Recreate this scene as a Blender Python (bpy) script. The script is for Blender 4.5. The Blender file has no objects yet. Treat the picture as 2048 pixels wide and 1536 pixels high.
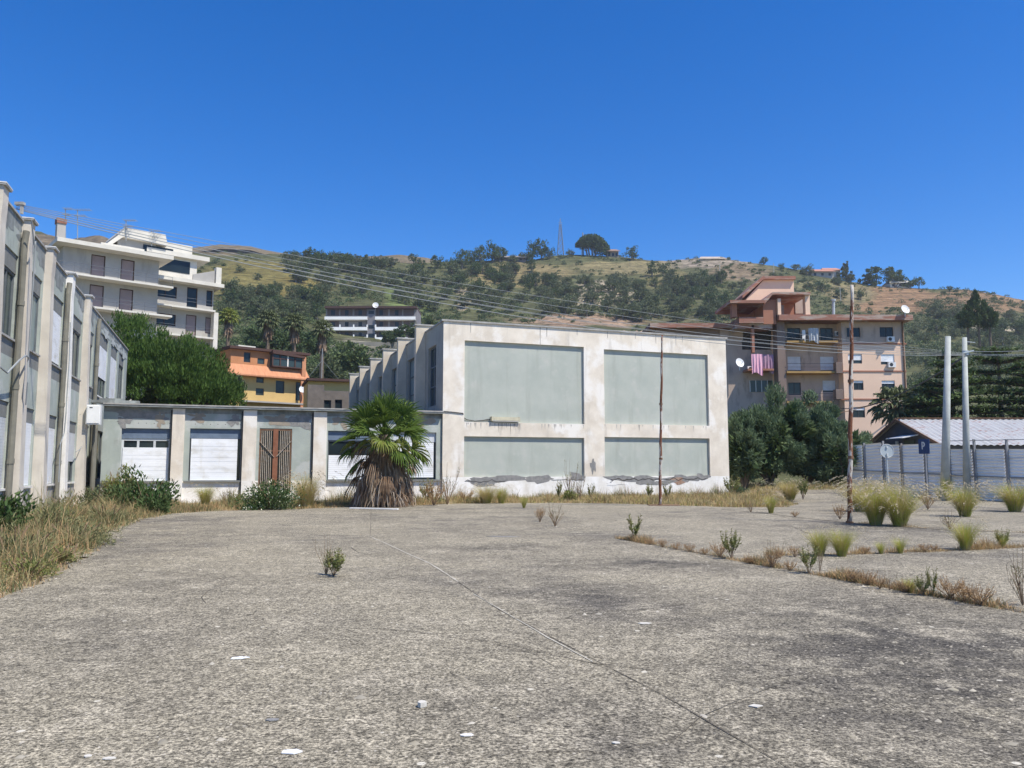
import bpy, math, random
import numpy as np
from mathutils import Vector, Matrix, noise
# ------------------------------------------------------------------ camera, sky, sun, exposure
sc = bpy.context.scene
C = sc.collection
FP = 1600.0                      # focal length in pixels of a 2048 px wide frame
EYE = 1.5
PITCH = math.atan(167 / FP)
AX = math.atan(574 / FP)         # the school's long axis lies this far left of the view axis
cam = bpy.data.cameras.new("camera")
cam.sensor_width = 36; cam.lens = 36 * FP / 2048; cam.clip_start = .1; cam.clip_end = 4000
camo = bpy.data.objects.new("camera", cam); C.objects.link(camo)
camo.location = (0, 0, EYE); camo.rotation_euler = (math.pi / 2 + PITCH, 0, 0)
sc.camera = camo
SUN_EL = math.radians(57); SUN_H = Vector((.817, -.577)).normalized()
world = bpy.data.worlds.new("World"); sc.world = world; world.use_nodes = True
wn = world.node_tree.nodes; wl = world.node_tree.links
sky = wn.new("ShaderNodeTexSky"); sky.sky_type = 'NISHITA'; sky.sun_disc = False
sky.sun_elevation = SUN_EL; sky.sun_rotation = math.atan2(SUN_H.x, SUN_H.y)
sky.air_density = 1.0; sky.dust_density = 0.0; sky.ozone_density = 4.5; sky.altitude = 600
hs = wn.new("ShaderNodeHueSaturation"); hs.inputs["Saturation"].default_value = 1.38; hs.inputs["Hue"].default_value = .511; hs.inputs["Value"].default_value = 1.13
wl.new(sky.outputs[0], hs.inputs["Color"])
wl.new(hs.outputs[0], wn["Background"].inputs[0]); wn["Background"].inputs[1].default_value = 0.125
sun = bpy.data.lights.new("sun", 'SUN'); sun.energy = 4.9; sun.angle = math.radians(.5); sun.color = (1, .935, .82)
suno = bpy.data.objects.new("sun", sun); C.objects.link(suno)
sd = Vector((SUN_H.x * math.cos(SUN_EL), SUN_H.y * math.cos(SUN_EL), math.sin(SUN_EL)))
suno.rotation_euler = sd.to_track_quat('Z', 'Y').to_euler(); suno.location = (40, -40, 90)
sc.view_settings.view_transform = 'Standard'; sc.view_settings.look = 'None'
sc.view_settings.exposure = 0.34; sc.view_settings.gamma = 1; sc.view_settings.use_curve_mapping = False
sc.cycles.max_bounces = 6; sc.cycles.transparent_max_bounces = 6

# ------------------------------------------------------------------ measuring helpers
cF = Vector((0, math.cos(PITCH), math.sin(PITCH))); cU = Vector((0, -math.sin(PITCH), math.cos(PITCH))); cR = Vector((1, 0, 0)); CP = Vector((0, 0, EYE))
U = Vector((-math.sin(AX), math.cos(AX), 0)); V = Vector((math.cos(AX), math.sin(AX), 0))
def ray(x, y): return cF + cR * ((x - 1024) / FP) + cU * ((768 - y) / FP)
def at(x, y, Y):
    d = ray(x, y); return CP + d * (Y / d.y)
def hit(x, y, P, n):
    d = ray(x, y); return CP + d * ((Vector(P) - CP).dot(n) / d.dot(n))
def gnd(x, y, z=0): return hit(x, y, (0, 0, z), Vector((0, 0, 1)))
def topx(p):
    q = Vector(p) - CP; w = q.dot(cF); return 1024 + FP * q.dot(cR) / w, 768 - FP * q.dot(cU) / w
O = gnd(884, 1000)
def S(s, t, z=0): return O + V * s + U * t + Vector((0, 0, z))
rnd = random.Random(5)

# ------------------------------------------------------------------ mesh helpers
class MB:
    def __init__(s, M=None): s.v = []; s.f = []; s.m = []; s.M = M or Matrix()
    def add(s, vs, fs, mi=0):
        b = len(s.v)
        s.v += [s.M @ Vector(p) for p in vs]
        s.f += [tuple(b + i for i in f) for f in fs]; s.m += [mi] * len(fs)
    def quad(s, a, b, c, d, mi=0): s.add([a, b, c, d], [(0, 1, 2, 3)], mi)
    def poly(s, pts, mi=0): s.add(pts, [tuple(range(len(pts)))], mi)
    def box(s, x0, x1, y0, y1, z0, z1, mi=0):
        s.add([(x0, y0, z0), (x1, y0, z0), (x1, y1, z0), (x0, y1, z0), (x0, y0, z1), (x1, y0, z1), (x1, y1, z1), (x0, y1, z1)],
              [(0, 3, 2, 1), (4, 5, 6, 7), (0, 1, 5, 4), (1, 2, 6, 5), (2, 3, 7, 6), (3, 0, 4, 7)], mi)
    def prism(s, pts, d, mi=0):           # outline in space, pushed along d
        n = len(pts); d = Vector(d); pts = [Vector(p) for p in pts]
        s.add(pts + [p + d for p in pts], [tuple(range(n))[::-1], tuple(range(n, 2 * n))] + [(i, (i + 1) % n, n + (i + 1) % n, n + i) for i in range(n)], mi)
    def bar(s, a, b, w, h=None, mi=0):
        a = Vector(a); b = Vector(b); d = (b - a).normalized(); h = h or w
        x = d.cross(Vector((0, 0, 1)));
        if x.length < .01: x = Vector((1, 0, 0))
        x.normalize(); y = x.cross(d)
        q = [x * w / 2 + y * h / 2, -x * w / 2 + y * h / 2, -x * w / 2 - y * h / 2, x * w / 2 - y * h / 2]
        s.add([a + k for k in q] + [b + k for k in q], [(3, 2, 1, 0), (4, 5, 6, 7), (0, 1, 5, 4), (1, 2, 6, 5), (2, 3, 7, 6), (3, 0, 4, 7)], mi)
    def tube(s, pts, rs, n=8, mi=0, cap=True):
        pts = [Vector(p) for p in pts]
        if not hasattr(rs, '__len__'): rs = [rs] * len(pts)
        vs = []
        for i, p in enumerate(pts):
            d = (pts[min(i + 1, len(pts) - 1)] - pts[max(i - 1, 0)]).normalized()
            x = d.cross(Vector((0, 1, 0)) if abs(d.y) < .8 else Vector((1, 0, 0))).normalized(); y = d.cross(x)
            vs += [p + (x * math.cos(2 * math.pi * k / n) + y * math.sin(2 * math.pi * k / n)) * rs[i] for k in range(n)]
        fs = [(i * n + k, i * n + (k + 1) % n, (i + 1) * n + (k + 1) % n, (i + 1) * n + k) for i in range(len(pts) - 1) for k in range(n)]
        if cap: fs += [tuple(range(n))[::-1], tuple((len(pts) - 1) * n + k for k in range(n))]
        s.add(vs, fs, mi)
    def disc(s, c, nrm, r, dep, n=16, mi=0):   # shallow bowl facing nrm
        c = Vector(c); nrm = Vector(nrm).normalized(); x = nrm.cross(Vector((0, 0, 1))).normalized(); y = nrm.cross(x)
        vs = [c - nrm * dep]
        for q in (.55, 1): vs += [c - nrm * dep * (1 - q * q) + (x * math.cos(2 * math.pi * k / n) + y * math.sin(2 * math.pi * k / n)) * r * q for k in range(n)]
        vs += [v - nrm * .02 for v in vs]
        N = 2 * n + 1; fs = []
        for k in range(n):
            k2 = (k + 1) % n
            fs += [(0, 1 + k, 1 + k2), (1 + k, 1 + n + k, 1 + n + k2, 1 + k2), (N, N + 1 + k2, N + 1 + k), (N + 1 + k, N + 1 + k2, N + 1 + n + k2, N + 1 + n + k), (1 + n + k, N + 1 + n + k, N + 1 + n + k2, 1 + n + k2)]
        s.add(vs, fs, mi)
    def wall(s, x0, x1, z0, z1, holes, y=0, dep=.15, mi=0, mr=None, bands=()):
        """wall sheet facing -y with openings and their reveals; bands: (z, material) lower limits"""
        mr = mi if mr is None else mr
        xs = sorted({x0, x1, *[h[0] for h in holes], *[h[1] for h in holes]}); zs = sorted({z0, z1, *[h[2] for h in holes], *[h[3] for h in holes], *[b[0] for b in bands]})
        for i in range(len(xs) - 1):
            for j in range(len(zs) - 1):
                cx = (xs[i] + xs[i + 1]) / 2; cz = (zs[j] + zs[j + 1]) / 2
                if any(h[0] < cx < h[1] and h[2] < cz < h[3] for h in holes): continue
                m = mi
                for b in bands:
                    if cz > b[0]: m = b[1]
                s.quad((xs[i], y, zs[j]), (xs[i + 1], y, zs[j]), (xs[i + 1], y, zs[j + 1]), (xs[i], y, zs[j + 1]), m)
        for a, b, c, d in holes:
            s.quad((a, y, c), (a, y, d), (a, y + dep, d), (a, y + dep, c), mr); s.quad((b, y, c), (b, y + dep, c), (b, y + dep, d), (b, y, d), mr)
            s.quad((a, y, d), (b, y, d), (b, y + dep, d), (a, y + dep, d), mr); s.quad((a, y, c), (a, y + dep, c), (b, y + dep, c), (b, y, c), mr)
    def obj(s, name, mats, parent=None, smooth=False, loc=None):
        if not isinstance(mats, (list, tuple)): mats = [mats]
        me = bpy.data.meshes.new(name)
        off = Vector(loc) if loc is not None else Vector((0, 0, 0))
        me.from_pydata([v - off for v in s.v], [], s.f)
        for m in mats: me.materials.append(m)
        if len(mats) > 1: me.polygons.foreach_set('material_index', s.m)
        if smooth: me.polygons.foreach_set('use_smooth', [True] * len(me.polygons))
        me.update()
        o = bpy.data.objects.new(name, me); C.objects.link(o)
        if parent is not None: o.parent = parent
        if loc is not None: o.location = off
        return o
def nmesh(name, verts, faces, mats, mi=None, parent=None, loc=(0, 0, 0)):   # numpy mesh, faces (n,4) or (n,3)
    me = bpy.data.meshes.new(name); n, k = faces.shape
    me.vertices.add(len(verts)); me.vertices.foreach_set('co', np.ascontiguousarray(verts, dtype=np.float32).ravel())
    me.loops.add(n * k); me.loops.foreach_set('vertex_index', faces.astype(np.int32).ravel())
    me.polygons.add(n); me.polygons.foreach_set('loop_start', np.arange(0, n * k, k, dtype=np.int32))
    try: me.polygons.foreach_set('loop_total', np.full(n, k, dtype=np.int32))
    except Exception: pass
    for m in (mats if isinstance(mats, (list, tuple)) else [mats]): me.materials.append(m)
    if mi is not None: me.polygons.foreach_set('material_index', mi.astype(np.int32))
    me.update(calc_edges=True); me.validate()
    o = bpy.data.objects.new(name, me); C.objects.link(o); o.location = loc
    if parent is not None: o.parent = parent
    return o
def tag(o, label=None, cat=None, group=None, kind=None):
    if label: o['label'] = label
    if cat: o['category'] = cat
    if group: o['group'] = group
    if kind: o['kind'] = kind
    return o
def thing(name, label, cat, loc=(0, 0, 0), rz=0, group=None):
    o = bpy.data.objects.new(name, None); C.objects.link(o); o.location = loc; o.rotation_euler = (0, 0, rz); o.empty_display_size = .3
    return tag(o, label, cat, group)
def dup(o, label, loc, rz=0, sc_=1, group=None, parts=True):
    r = o.copy(); C.objects.link(r); r.location = loc; r.rotation_euler = (0, 0, rz)
    r.scale = sc_ if hasattr(sc_, '__len__') else (sc_,) * 3
    if label: r['label'] = label
    if group: r['group'] = group
    for c in o.children:
        d = c.copy(); C.objects.link(d); d.parent = r
        for e in c.children:
            g = e.copy(); C.objects.link(g); g.parent = d
    return r

# ------------------------------------------------------------------ materials
def mat(name, c1, c2=None, scale=4, rough=.85, bump=0, bscale=None, stain=None, sscale=(1.5, 1.5, .25), samt=(.5, .75), metal=0, trans=0, island=None, detail=6, world_co=False, spec=.3, c3=None, s3=.5, t3=(.52, .6)):
    m = bpy.data.materials.new(name); m.use_nodes = True; nt = m.node_tree; N = nt.nodes; L = nt.links; b = N["Principled BSDF"]
    b.inputs["Roughness"].default_value = rough; b.inputs["Metallic"].default_value = metal; b.inputs["Specular IOR Level"].default_value = spec
    if world_co: co = N.new("ShaderNodeNewGeometry").outputs["Position"]
    else: co = N.new("ShaderNodeTexCoord").outputs["Object"]
    def nz(sc3, det=detail, rgh=.6):
        mp = N.new("ShaderNodeMapping"); mp.inputs["Scale"].default_value = sc3 if hasattr(sc3, '__len__') else (sc3,) * 3
        L.new(co, mp.inputs[0]); t = N.new("ShaderNodeTexNoise"); t.inputs["Scale"].default_value = 1; t.inputs["Detail"].default_value = det; t.inputs["Roughness"].default_value = rgh
        L.new(mp.outputs[0], t.inputs["Vector"]); return t.outputs[0]
    def ramp(src, a, bb):
        r = N.new("ShaderNodeMapRange"); r.inputs[1].default_value = a; r.inputs[2].default_value = bb; L.new(src, r.inputs[0]); return r.outputs[0]
    def mix(f, a, bb):
        x = N.new("ShaderNodeMix"); x.data_type = 'RGBA'
        if hasattr(f, 'links'): L.new(f, x.inputs[0])
        else: x.inputs[0].default_value = f
        for i, q in ((6, a), (7, bb)):
            if hasattr(q, 'links'): L.new(q, x.inputs[i])
            else: x.inputs[i].default_value = (*q, 1)
        return x.outputs[2]
    c2 = c2 or tuple(k * .82 for k in c1)
    if island:
        g = N.new("ShaderNodeNewGeometry"); col = mix(g.outputs["Random Per Island"], c1, c2)
        col = mix(ramp(nz(scale), .42, .62), col, island)
    else: col = mix(ramp(nz(scale), .35, .65), c1, c2)
    if c3: col = mix(ramp(nz(s3), *t3), col, c3)
    if stain: col = mix(ramp(nz(sscale), *samt), col, stain)
    L.new(col, b.inputs["Base Color"])
    if bump:
        bp = N.new("ShaderNodeBump"); bp.inputs["Strength"].default_value = bump; bp.inputs["Distance"].default_value = .02
        L.new(nz(bscale or scale * 6), bp.inputs["Height"]); L.new(bp.outputs[0], b.inputs["Normal"])
    if trans:
        t = N.new("ShaderNodeBsdfTranslucent"); L.new(col, t.inputs[0]); ms = N.new("ShaderNodeMixShader"); ms.inputs[0].default_value = trans
        L.new(b.outputs[0], ms.inputs[1]); L.new(t.outputs[0], ms.inputs[2]); L.new(ms.outputs[0], N["Material Output"].inputs[0])
    return m
M = {}
M['cream'] = mat('cream plaster', (.78, .71, .60), (.63, .56, .46), 1.1, bump=.3, bscale=26, stain=(.42, .38, .32), sscale=(2.2, 2.2, .3), samt=(.56, .82), c3=(.80, .76, .69), s3=.5, t3=(.5, .58))
M['white'] = mat('whitewash', (.88, .86, .82), (.72, .69, .62), 2, bump=.3, bscale=14, stain=(.5, .45, .36), sscale=(2, 2, 1), samt=(.58, .8))
M['panel'] = mat('grey green render', (.45, .475, .42), (.39, .42, .37), .9, bump=.5, bscale=40, stain=(.33, .35, .30), sscale=(2.6, 2.6, .28), samt=(.54, .85), c3=(.47, .48, .43), s3=1.6, t3=(.55, .7))
M['wing'] = mat('weathered green render', (.40, .44, .39), (.33, .365, .33), 1, bump=.3, bscale=30, stain=(.17, .17, .15), sscale=(1.2, 1.2, .5), samt=(.56, .78), c3=(.45, .47, .44), s3=.8)
M['stainshade'] = mat('stained and shade darkened render', (.16, .17, .165), (.28, .3, .29), 2.2, bump=.2, stain=(.36, .39, .37), sscale=(2, 2, .5), samt=(.55, .7))
M['bare'] = mat('bare cement patch', (.19, .19, .185), (.3, .29, .275), 5, bump=.6)
M['crackm'] = mat('open crack', (.05, .045, .04), (.09, .08, .07), 5)
M['brick'] = mat('brick showing', (.3, .17, .11), (.4, .3, .23), 6, bump=.5)
M['coping'] = mat('coping concrete', (.42, .41, .38), (.28, .27, .25), 3, bump=.3)
M['copwhite'] = mat('pale coping', (.8, .78, .74), (.6, .58, .54), 3)
M['grey'] = mat('grey shutter box paint', (.22, .225, .215), (.18, .185, .175), 3)
M['bluebox'] = mat('blue grey shutter box', (.16, .21, .28), (.12, .16, .22), 3, rough=.6)
M['shut'] = mat('white plastic shutter', (.85, .86, .87), (.76, .78, .80), .8, rough=.5, stain=(.55, .53, .47), sscale=(1.2, 1.2, 2.5), samt=(.52, .8), c3=(.66, .65, .6), s3=(3, 3, .5), t3=(.58, .75))
M['shutg'] = mat('grey plastic shutter', (.62, .64, .66), (.5, .52, .54), 1.5, rough=.5)
M['darkfr'] = mat('dark window frame', (.035, .04, .045), (.05, .055, .06), 3, rough=.5)
M['blufr'] = mat('steel blue window frame', (.14, .155, .165), (.10, .115, .125), 3, rough=.5)
M['whfr'] = mat('white window frame', (.6, .62, .62), (.5, .52, .52), 3, rough=.5)
def glassm(name, c, rough=.12):
    m = mat(name, c, tuple(k * .6 for k in c), .7, rough=rough, spec=.3); return m
M['glass'] = glassm('dark window glass', (.02, .03, .035))
M['glassb'] = glassm('greenish window glass', (.05, .075, .075), .15)
M['curtain'] = mat('grey curtain behind glass', (.27, .33, .32), (.13, .18, .18), (5, 5, .5), rough=.3, spec=.7)
M['pipe'] = mat('old downpipe', (.22, .21, .17), (.15, .145, .12), 2, bump=.2)
M['rust'] = mat('rust', (.13, .05, .03), (.22, .1, .055), 9, rough=.95, bump=.5, stain=(.5, .47, .42), sscale=(7, 7, 1.6), samt=(.5, .545))
M['rustgate'] = mat('rusty gate iron', (.16, .085, .05), (.22, .14, .09), 6, rough=.9, bump=.3)
M['rustbar'] = mat('worn gate bars', (.50, .45, .38), (.34, .27, .2), 6, rough=.8)
M['rustboard'] = mat('rust brown board', (.27, .12, .07), (.2, .08, .045), 3)
M['white_p'] = mat('white paint', (.8, .8, .79), (.72, .72, .7), 3, rough=.5)
M['cable'] = mat('cable sheath', (.30, .32, .33), (.24, .26, .27), 1, rough=.6)
M['cabled'] = mat('dark cable sheath', (.06, .06, .06), (.08, .08, .08), 1, rough=.6)
M['conc'] = mat('pole concrete', (.45, .47, .44), (.36, .38, .36), 2.5, bump=.3, stain=(.22, .23, .22), sscale=(6, 6, .4), samt=(.62, .75))
M['galv'] = mat('galvanised corrugated sheet', (.96, .94, .89), (.84, .83, .79), (.6, .6, 3), rough=.55, metal=.0, stain=(.2, .21, .23), sscale=(.3, .3, 6), samt=(.58, .8))
M['post'] = mat('fence post steel', (.24, .24, .24), (.34, .34, .34), 4, rough=.6)
M['postl'] = mat('pale fence post', (.38, .35, .3), (.28, .24, .2), 3, rough=.7)
M['tin'] = mat('shed roof sheet', (.47, .475, .47), (.34, .34, .34), (9, .6, .6), rough=.55, stain=(.30, .17, .14), sscale=(1.1, 5, 5), samt=(.58, .66))
M['shedwall'] = mat('dark shed wall', (.07, .075, .09), (.09, .095, .11), 2)
M['signblue'] = mat('blue sign enamel', (.01, .04, .13), (.012, .045, .14), 3, rough=.4)
M['signback'] = mat('bare aluminium sign back', (.45, .5, .52), (.38, .43, .45), 2, rough=.45)
M['whitecarb'] = mat('white litter', (.62, .6, .54), (.5, .47, .41), 14)
M['trunk'] = mat('bark', (.12, .09, .065), (.19, .15, .11), 6, bump=.6)
M['trunkg'] = mat('grey bark', (.2, .18, .15), (.13, .115, .1), 5, bump=.6)
def leaf(name, a, b, c, sc=.6, tr=.25): return mat(name, a, b, sc, rough=.7, island=c, trans=tr, spec=.25)
M['l_olive'] = leaf('olive leaves', (.09, .115, .05), (.16, .18, .095), (.10, .13, .06), .5, .2)
M['l_dark'] = leaf('dark evergreen leaves', (.055, .09, .03), (.10, .14, .05), (.06, .10, .035), .5, .22)
M['l_bush'] = leaf('green bush leaves', (.08, .12, .04), (.14, .18, .06), (.09, .13, .05), .5, .2)
M['l_pine'] = leaf('bright pine needles', (.05, .105, .018), (.12, .195, .035), (.06, .11, .02), .35, .3)
M['l_shrub'] = leaf('feathery grey green leaves', (.11, .165, .085), (.2, .26, .14), (.09, .14, .07), .5, .3)
M['l_cedar'] = leaf('cedar needles', (.05, .09, .03), (.13, .18, .055), (.07, .11, .04), .5, .22)
M['l_palm'] = leaf('palm blades', (.07, .125, .02), (.16, .22, .045), (.09, .15, .025), 1.5, .3)
M['l_palmy'] = leaf('yellow green palm blades', (.16, .22, .04), (.22, .26, .06), (.2, .2, .05), 1.5, .25)
M['l_palmg'] = leaf('grey green palm blades', (.10, .13, .055), (.17, .19, .09), (.09, .11, .05), 1.5, .2)
M['dead'] = leaf('dead palm blades', (.22, .14, .085), (.40, .31, .22), (.16, .1, .06), 1.2, .1)
M['deadgrey'] = leaf('weathered grey palm blades', (.42, .37, .31), (.28, .23, .18), (.34, .28, .22), 1.5, .1)
M['g_green'] = leaf('green grass blades', (.30, .36, .05), (.52, .52, .11), (.5, .43, .17), 2, .3)
M['g_straw'] = leaf('straw grass blades', (.55, .43, .2), (.4, .29, .13), (.62, .52, .29), 2, .3)
M['g_plume'] = leaf('pale seed plumes', (.6, .52, .36), (.7, .62, .47), (.5, .42, .28), 2, .4)
M['g_dry'] = leaf('dry orange grass', (.48, .29, .14), (.6, .44, .24), (.32, .21, .11), .8, .2)
M['g_olive'] = leaf('half dry weeds', (.19, .20, .09), (.30, .26, .13), (.13, .16, .07), .8, .2)
M['w_leaf'] = leaf('weed leaves', (.16, .21, .05), (.28, .3, .1), (.22, .19, .08), 3, .25)
M['w_stem'] = mat('weed stems', (.2, .13, .08), (.28, .2, .12), 5)
M['s_leaf'] = leaf('dark shrub leaves', (.04, .085, .025), (.08, .14, .04), (.1, .13, .05), 2, .2)
M['flower'] = mat('white flowers', (.75, .75, .6), (.6, .62, .4), 5)

# ------------------------------------------------------------------ terrain
RP = [(-900, 470), (-200, 462), (75, 461), (130, 479), (200, 469), (240, 487), (320, 494), (380, 503), (450, 504), (520, 507), (570, 508), (640, 517), (700, 520), (760, 521), (820, 526), (870, 525), (900, 522), (960, 520), (1050, 522), (1110, 510), (1160, 509), (1240, 513), (1310, 521), (1340, 521), (1400, 515), (1440, 516), (1520, 527), (1600, 539), (1650, 550), (1700, 563), (1760, 572), (1850, 577), (1930, 578), (2000, 590), (2048, 600), (2300, 625), (3000, 640)]
RA = []
for x, y in RP:
    d = ray(x, y); RA.append((d.x / d.y, d.z / d.y))
RAx = np.array([r[0] for r in RA]); RAy = np.array([r[1] for r in RA])
GY = np.array([50, 70, 90, 150, 240, 400.]); GV = np.array([0, .05, .13, .38, .64, 1.])
def ridgeY(a): return 395 + 25 * math.sin(a * 7 + 1) + 40 * a
def sstep(a, b, x):
    t = min(1, max(0, (x - a) / (b - a))); return t * t * (3 - 2 * t)
def near_z(X, Y): return .42 * sstep(11, 14, X) * (1 - sstep(16.5, 19.5, X)) * sstep(33, 45, Y)
def hz(X, Y):
    if Y <= 50: return near_z(X, Y)
    a = X / Y; Yr = ridgeY(a); Tr = float(np.interp(a, RAx, RAy))
    base = -(EYE - near_z(X, 50)) / 50
    k = min(Y, Yr) / Yr * 400
    w = sstep(60, 140, Y) * (1 - sstep(.86, 1, k / 400))
    T = base + (Tr - base) * float(np.interp(k, GY, GV)) + w * .007 * noise.noise(Vector((X / 45, Y / 45, 0))) + w * .003 * noise.noise(Vector((X / 13, Y / 13, 4)))
    if Y <= Yr: return EYE + Y * T
    return EYE + Yr * T - (Y - Yr) * .12
ZONES = [  # (px, py, rx, ry, colour) patches of bare earth, dry grass and meadow
    (500, 560, 110, 38, (.21, .18, .065)), (600, 575, 60, 20, (.22, .18, .06)), (790, 580, 18, 42, (.15, .19, .07)), (835, 620, 40, 14, (.14, .18, .07)), (1040, 548, 100, 22, (.27, .22, .11)), (1000, 560, 60, 12, (.29, .24, .12)),
    (1250, 535, 100, 14, (.27, .23, .12)), (1330, 560, 50, 20, (.24, .21, .10)), (1200, 590, 70, 26, (.42, .36, .26)), (1180, 640, 150, 14, (.37, .26, .18)), (925, 600, 14, 22, (.36, .3, .2)),
    (1420, 525, 90, 10, (.36, .3, .23)), (1480, 545, 60, 18, (.26, .2, .13)), (1640, 575, 60, 14, (.22, .2, .1)), (1780, 600, 90, 26, (.3, .19, .11)), (1950, 605, 110, 26, (.29, .19, .11)), (1700, 590, 50, 20, (.24, .2, .11)), (1990, 655, 60, 8, (.5, .43, .32)),
    (700, 700, 60, 20, (.28, .26, .2)), (560, 660, 40, 10, (.4, .35, .27)), (420, 500, 60, 10, (.24, .19, .12)), (130, 480, 200, 12, (.2, .16, .11)), (1480, 640, 200, 14, (.16, .15, .08))]
def hill_mesh(name, avals, yvals, hfn, mats_, zones):
    vs = [(a * y, y, hfn(a * y, y)) for y in yvals for a in avals]; n = len(avals)
    fs = [(j * n + i, j * n + i + 1, (j + 1) * n + i + 1, (j + 1) * n + i) for j in range(len(yvals) - 1) for i in range(n - 1)]
    me = bpy.data.meshes.new(name); me.from_pydata(vs, [], fs); me.materials.append(mats_)
    ca = me.color_attributes.new("earth", 'FLOAT_COLOR', 'POINT'); cols = np.zeros((len(vs), 4), dtype=np.float32); cols[:, :3] = (.10, .105, .05); cols[:, 3] = 1
    for i, v in enumerate(vs):
        if v[1] < 60: cols[i, :3] = (.14, .12, .07); continue
        px, py = topx(v)
        px += 14 * noise.noise(Vector((v[0] / 18, v[1] / 18, 3))); py += 9 * noise.noise(Vector((v[0] / 12, v[1] / 12, 9)))
        for zx, zy, rx, ry, c in zones:
            q = ((px - zx) / rx) ** 2 + ((py - zy) / ry) ** 2
            if q < 1.4:
                w = min(1, (1.4 - q) * 1.6); cols[i, :3] = cols[i, :3] * (1 - w) + np.array(c) * .82 * w
    ca.data.foreach_set('color', cols.ravel()); me.polygons.foreach_set('use_smooth', [True] * len(me.polygons)); me.update()
    o = bpy.data.objects.new(name, me); C.objects.link(o); tag(o, kind='structure'); return o
def hillmat():
    m = bpy.data.materials.new("hillside"); m.use_nodes = True; N = m.node_tree.nodes; L = m.node_tree.links; b = N["Principled BSDF"]; b.inputs["Roughness"].default_value = .95; b.inputs["Specular IOR Level"].default_value = .1
    at_ = N.new("ShaderNodeAttribute"); at_.attribute_name = "earth"; g = N.new("ShaderNodeNewGeometry")
    def nz(s, det=8):
        mp = N.new("ShaderNodeMapping"); mp.inputs["Scale"].default_value = s; L.new(g.outputs["Position"], mp.inputs[0]); t = N.new("ShaderNodeTexNoise"); t.inputs["Scale"].default_value = 1; t.inputs["Detail"].default_value = det; t.inputs["Roughness"].default_value = .7; L.new(mp.outputs[0], t.inputs["Vector"]); return t.outputs[0]
    def mul(f, col, lo, hi, a, bb):
        r = N.new("ShaderNodeMapRange"); r.inputs[1].default_value = a; r.inputs[2].default_value = bb; r.inputs[3].default_value = lo; r.inputs[4].default_value = hi; L.new(f, r.inputs[0])
        x = N.new("ShaderNodeVectorMath"); x.operation = 'SCALE'; L.new(col, x.inputs[0]); L.new(r.outputs[0], x.inputs["Scale"]); return x.outputs[0]
    col = mul(nz((.25, .25, .5)), at_.outputs["Color"], .45, 1.45, .3, .7)
    col = mul(nz((.03, .03, 1.3), 3), col, .6, 1.3, .35, .65)       # terraces
    mx = N.new("ShaderNodeMix"); mx.data_type = 'RGBA'; r = N.new("ShaderNodeMapRange"); r.inputs[1].default_value = .56; r.inputs[2].default_value = .62; L.new(nz((.5, .5, .9)), r.inputs[0]); L.new(r.outputs[0], mx.inputs[0])
    L.new(col, mx.inputs[6]); mx.inputs[7].default_value = (.05, .065, .03, 1); L.new(mx.outputs[2], b.inputs["Base Color"])
    bp = N.new("ShaderNodeBump"); bp.inputs["Distance"].default_value = 1.5; bp.inputs["Strength"].default_value = .7; L.new(nz((.3, .3, .6)), bp.inputs["Height"]); L.new(bp.outputs[0], b.inputs["Normal"]); return m
HM = hillmat()
hill_mesh("hill", list(np.linspace(-1.5, 1.5, 520)), list(np.linspace(50, 90, 14)) + list(np.linspace(92, 460, 170)) + [500, 560, 640], hz, HM, ZONES)
BP = [(-400, 520), (250, 515), (300, 503), (370, 497), (440, 489), (500, 492), (560, 506), (640, 520), (700, 522), (740, 514), (800, 511), (850, 515), (900, 528), (1000, 560)]
BA = np.array([(ray(x, y).x / ray(x, y).y, ray(x, y).z / ray(x, y).y) for x, y in BP])
def bz(X, Y):
    a = X / Y; return EYE + 720 * float(np.interp(a, BA[:, 0], BA[:, 1])) - abs(720 - Y) * .3 + 2 * noise.noise(Vector((X / 30, Y / 30, 1)))
hill_mesh("far_hill", list(np.linspace(-.9, .0, 160)), list(np.linspace(560, 860, 30)), bz, HM, [(500, 500, 900, 60, (.23, .18, .11))])

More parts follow.
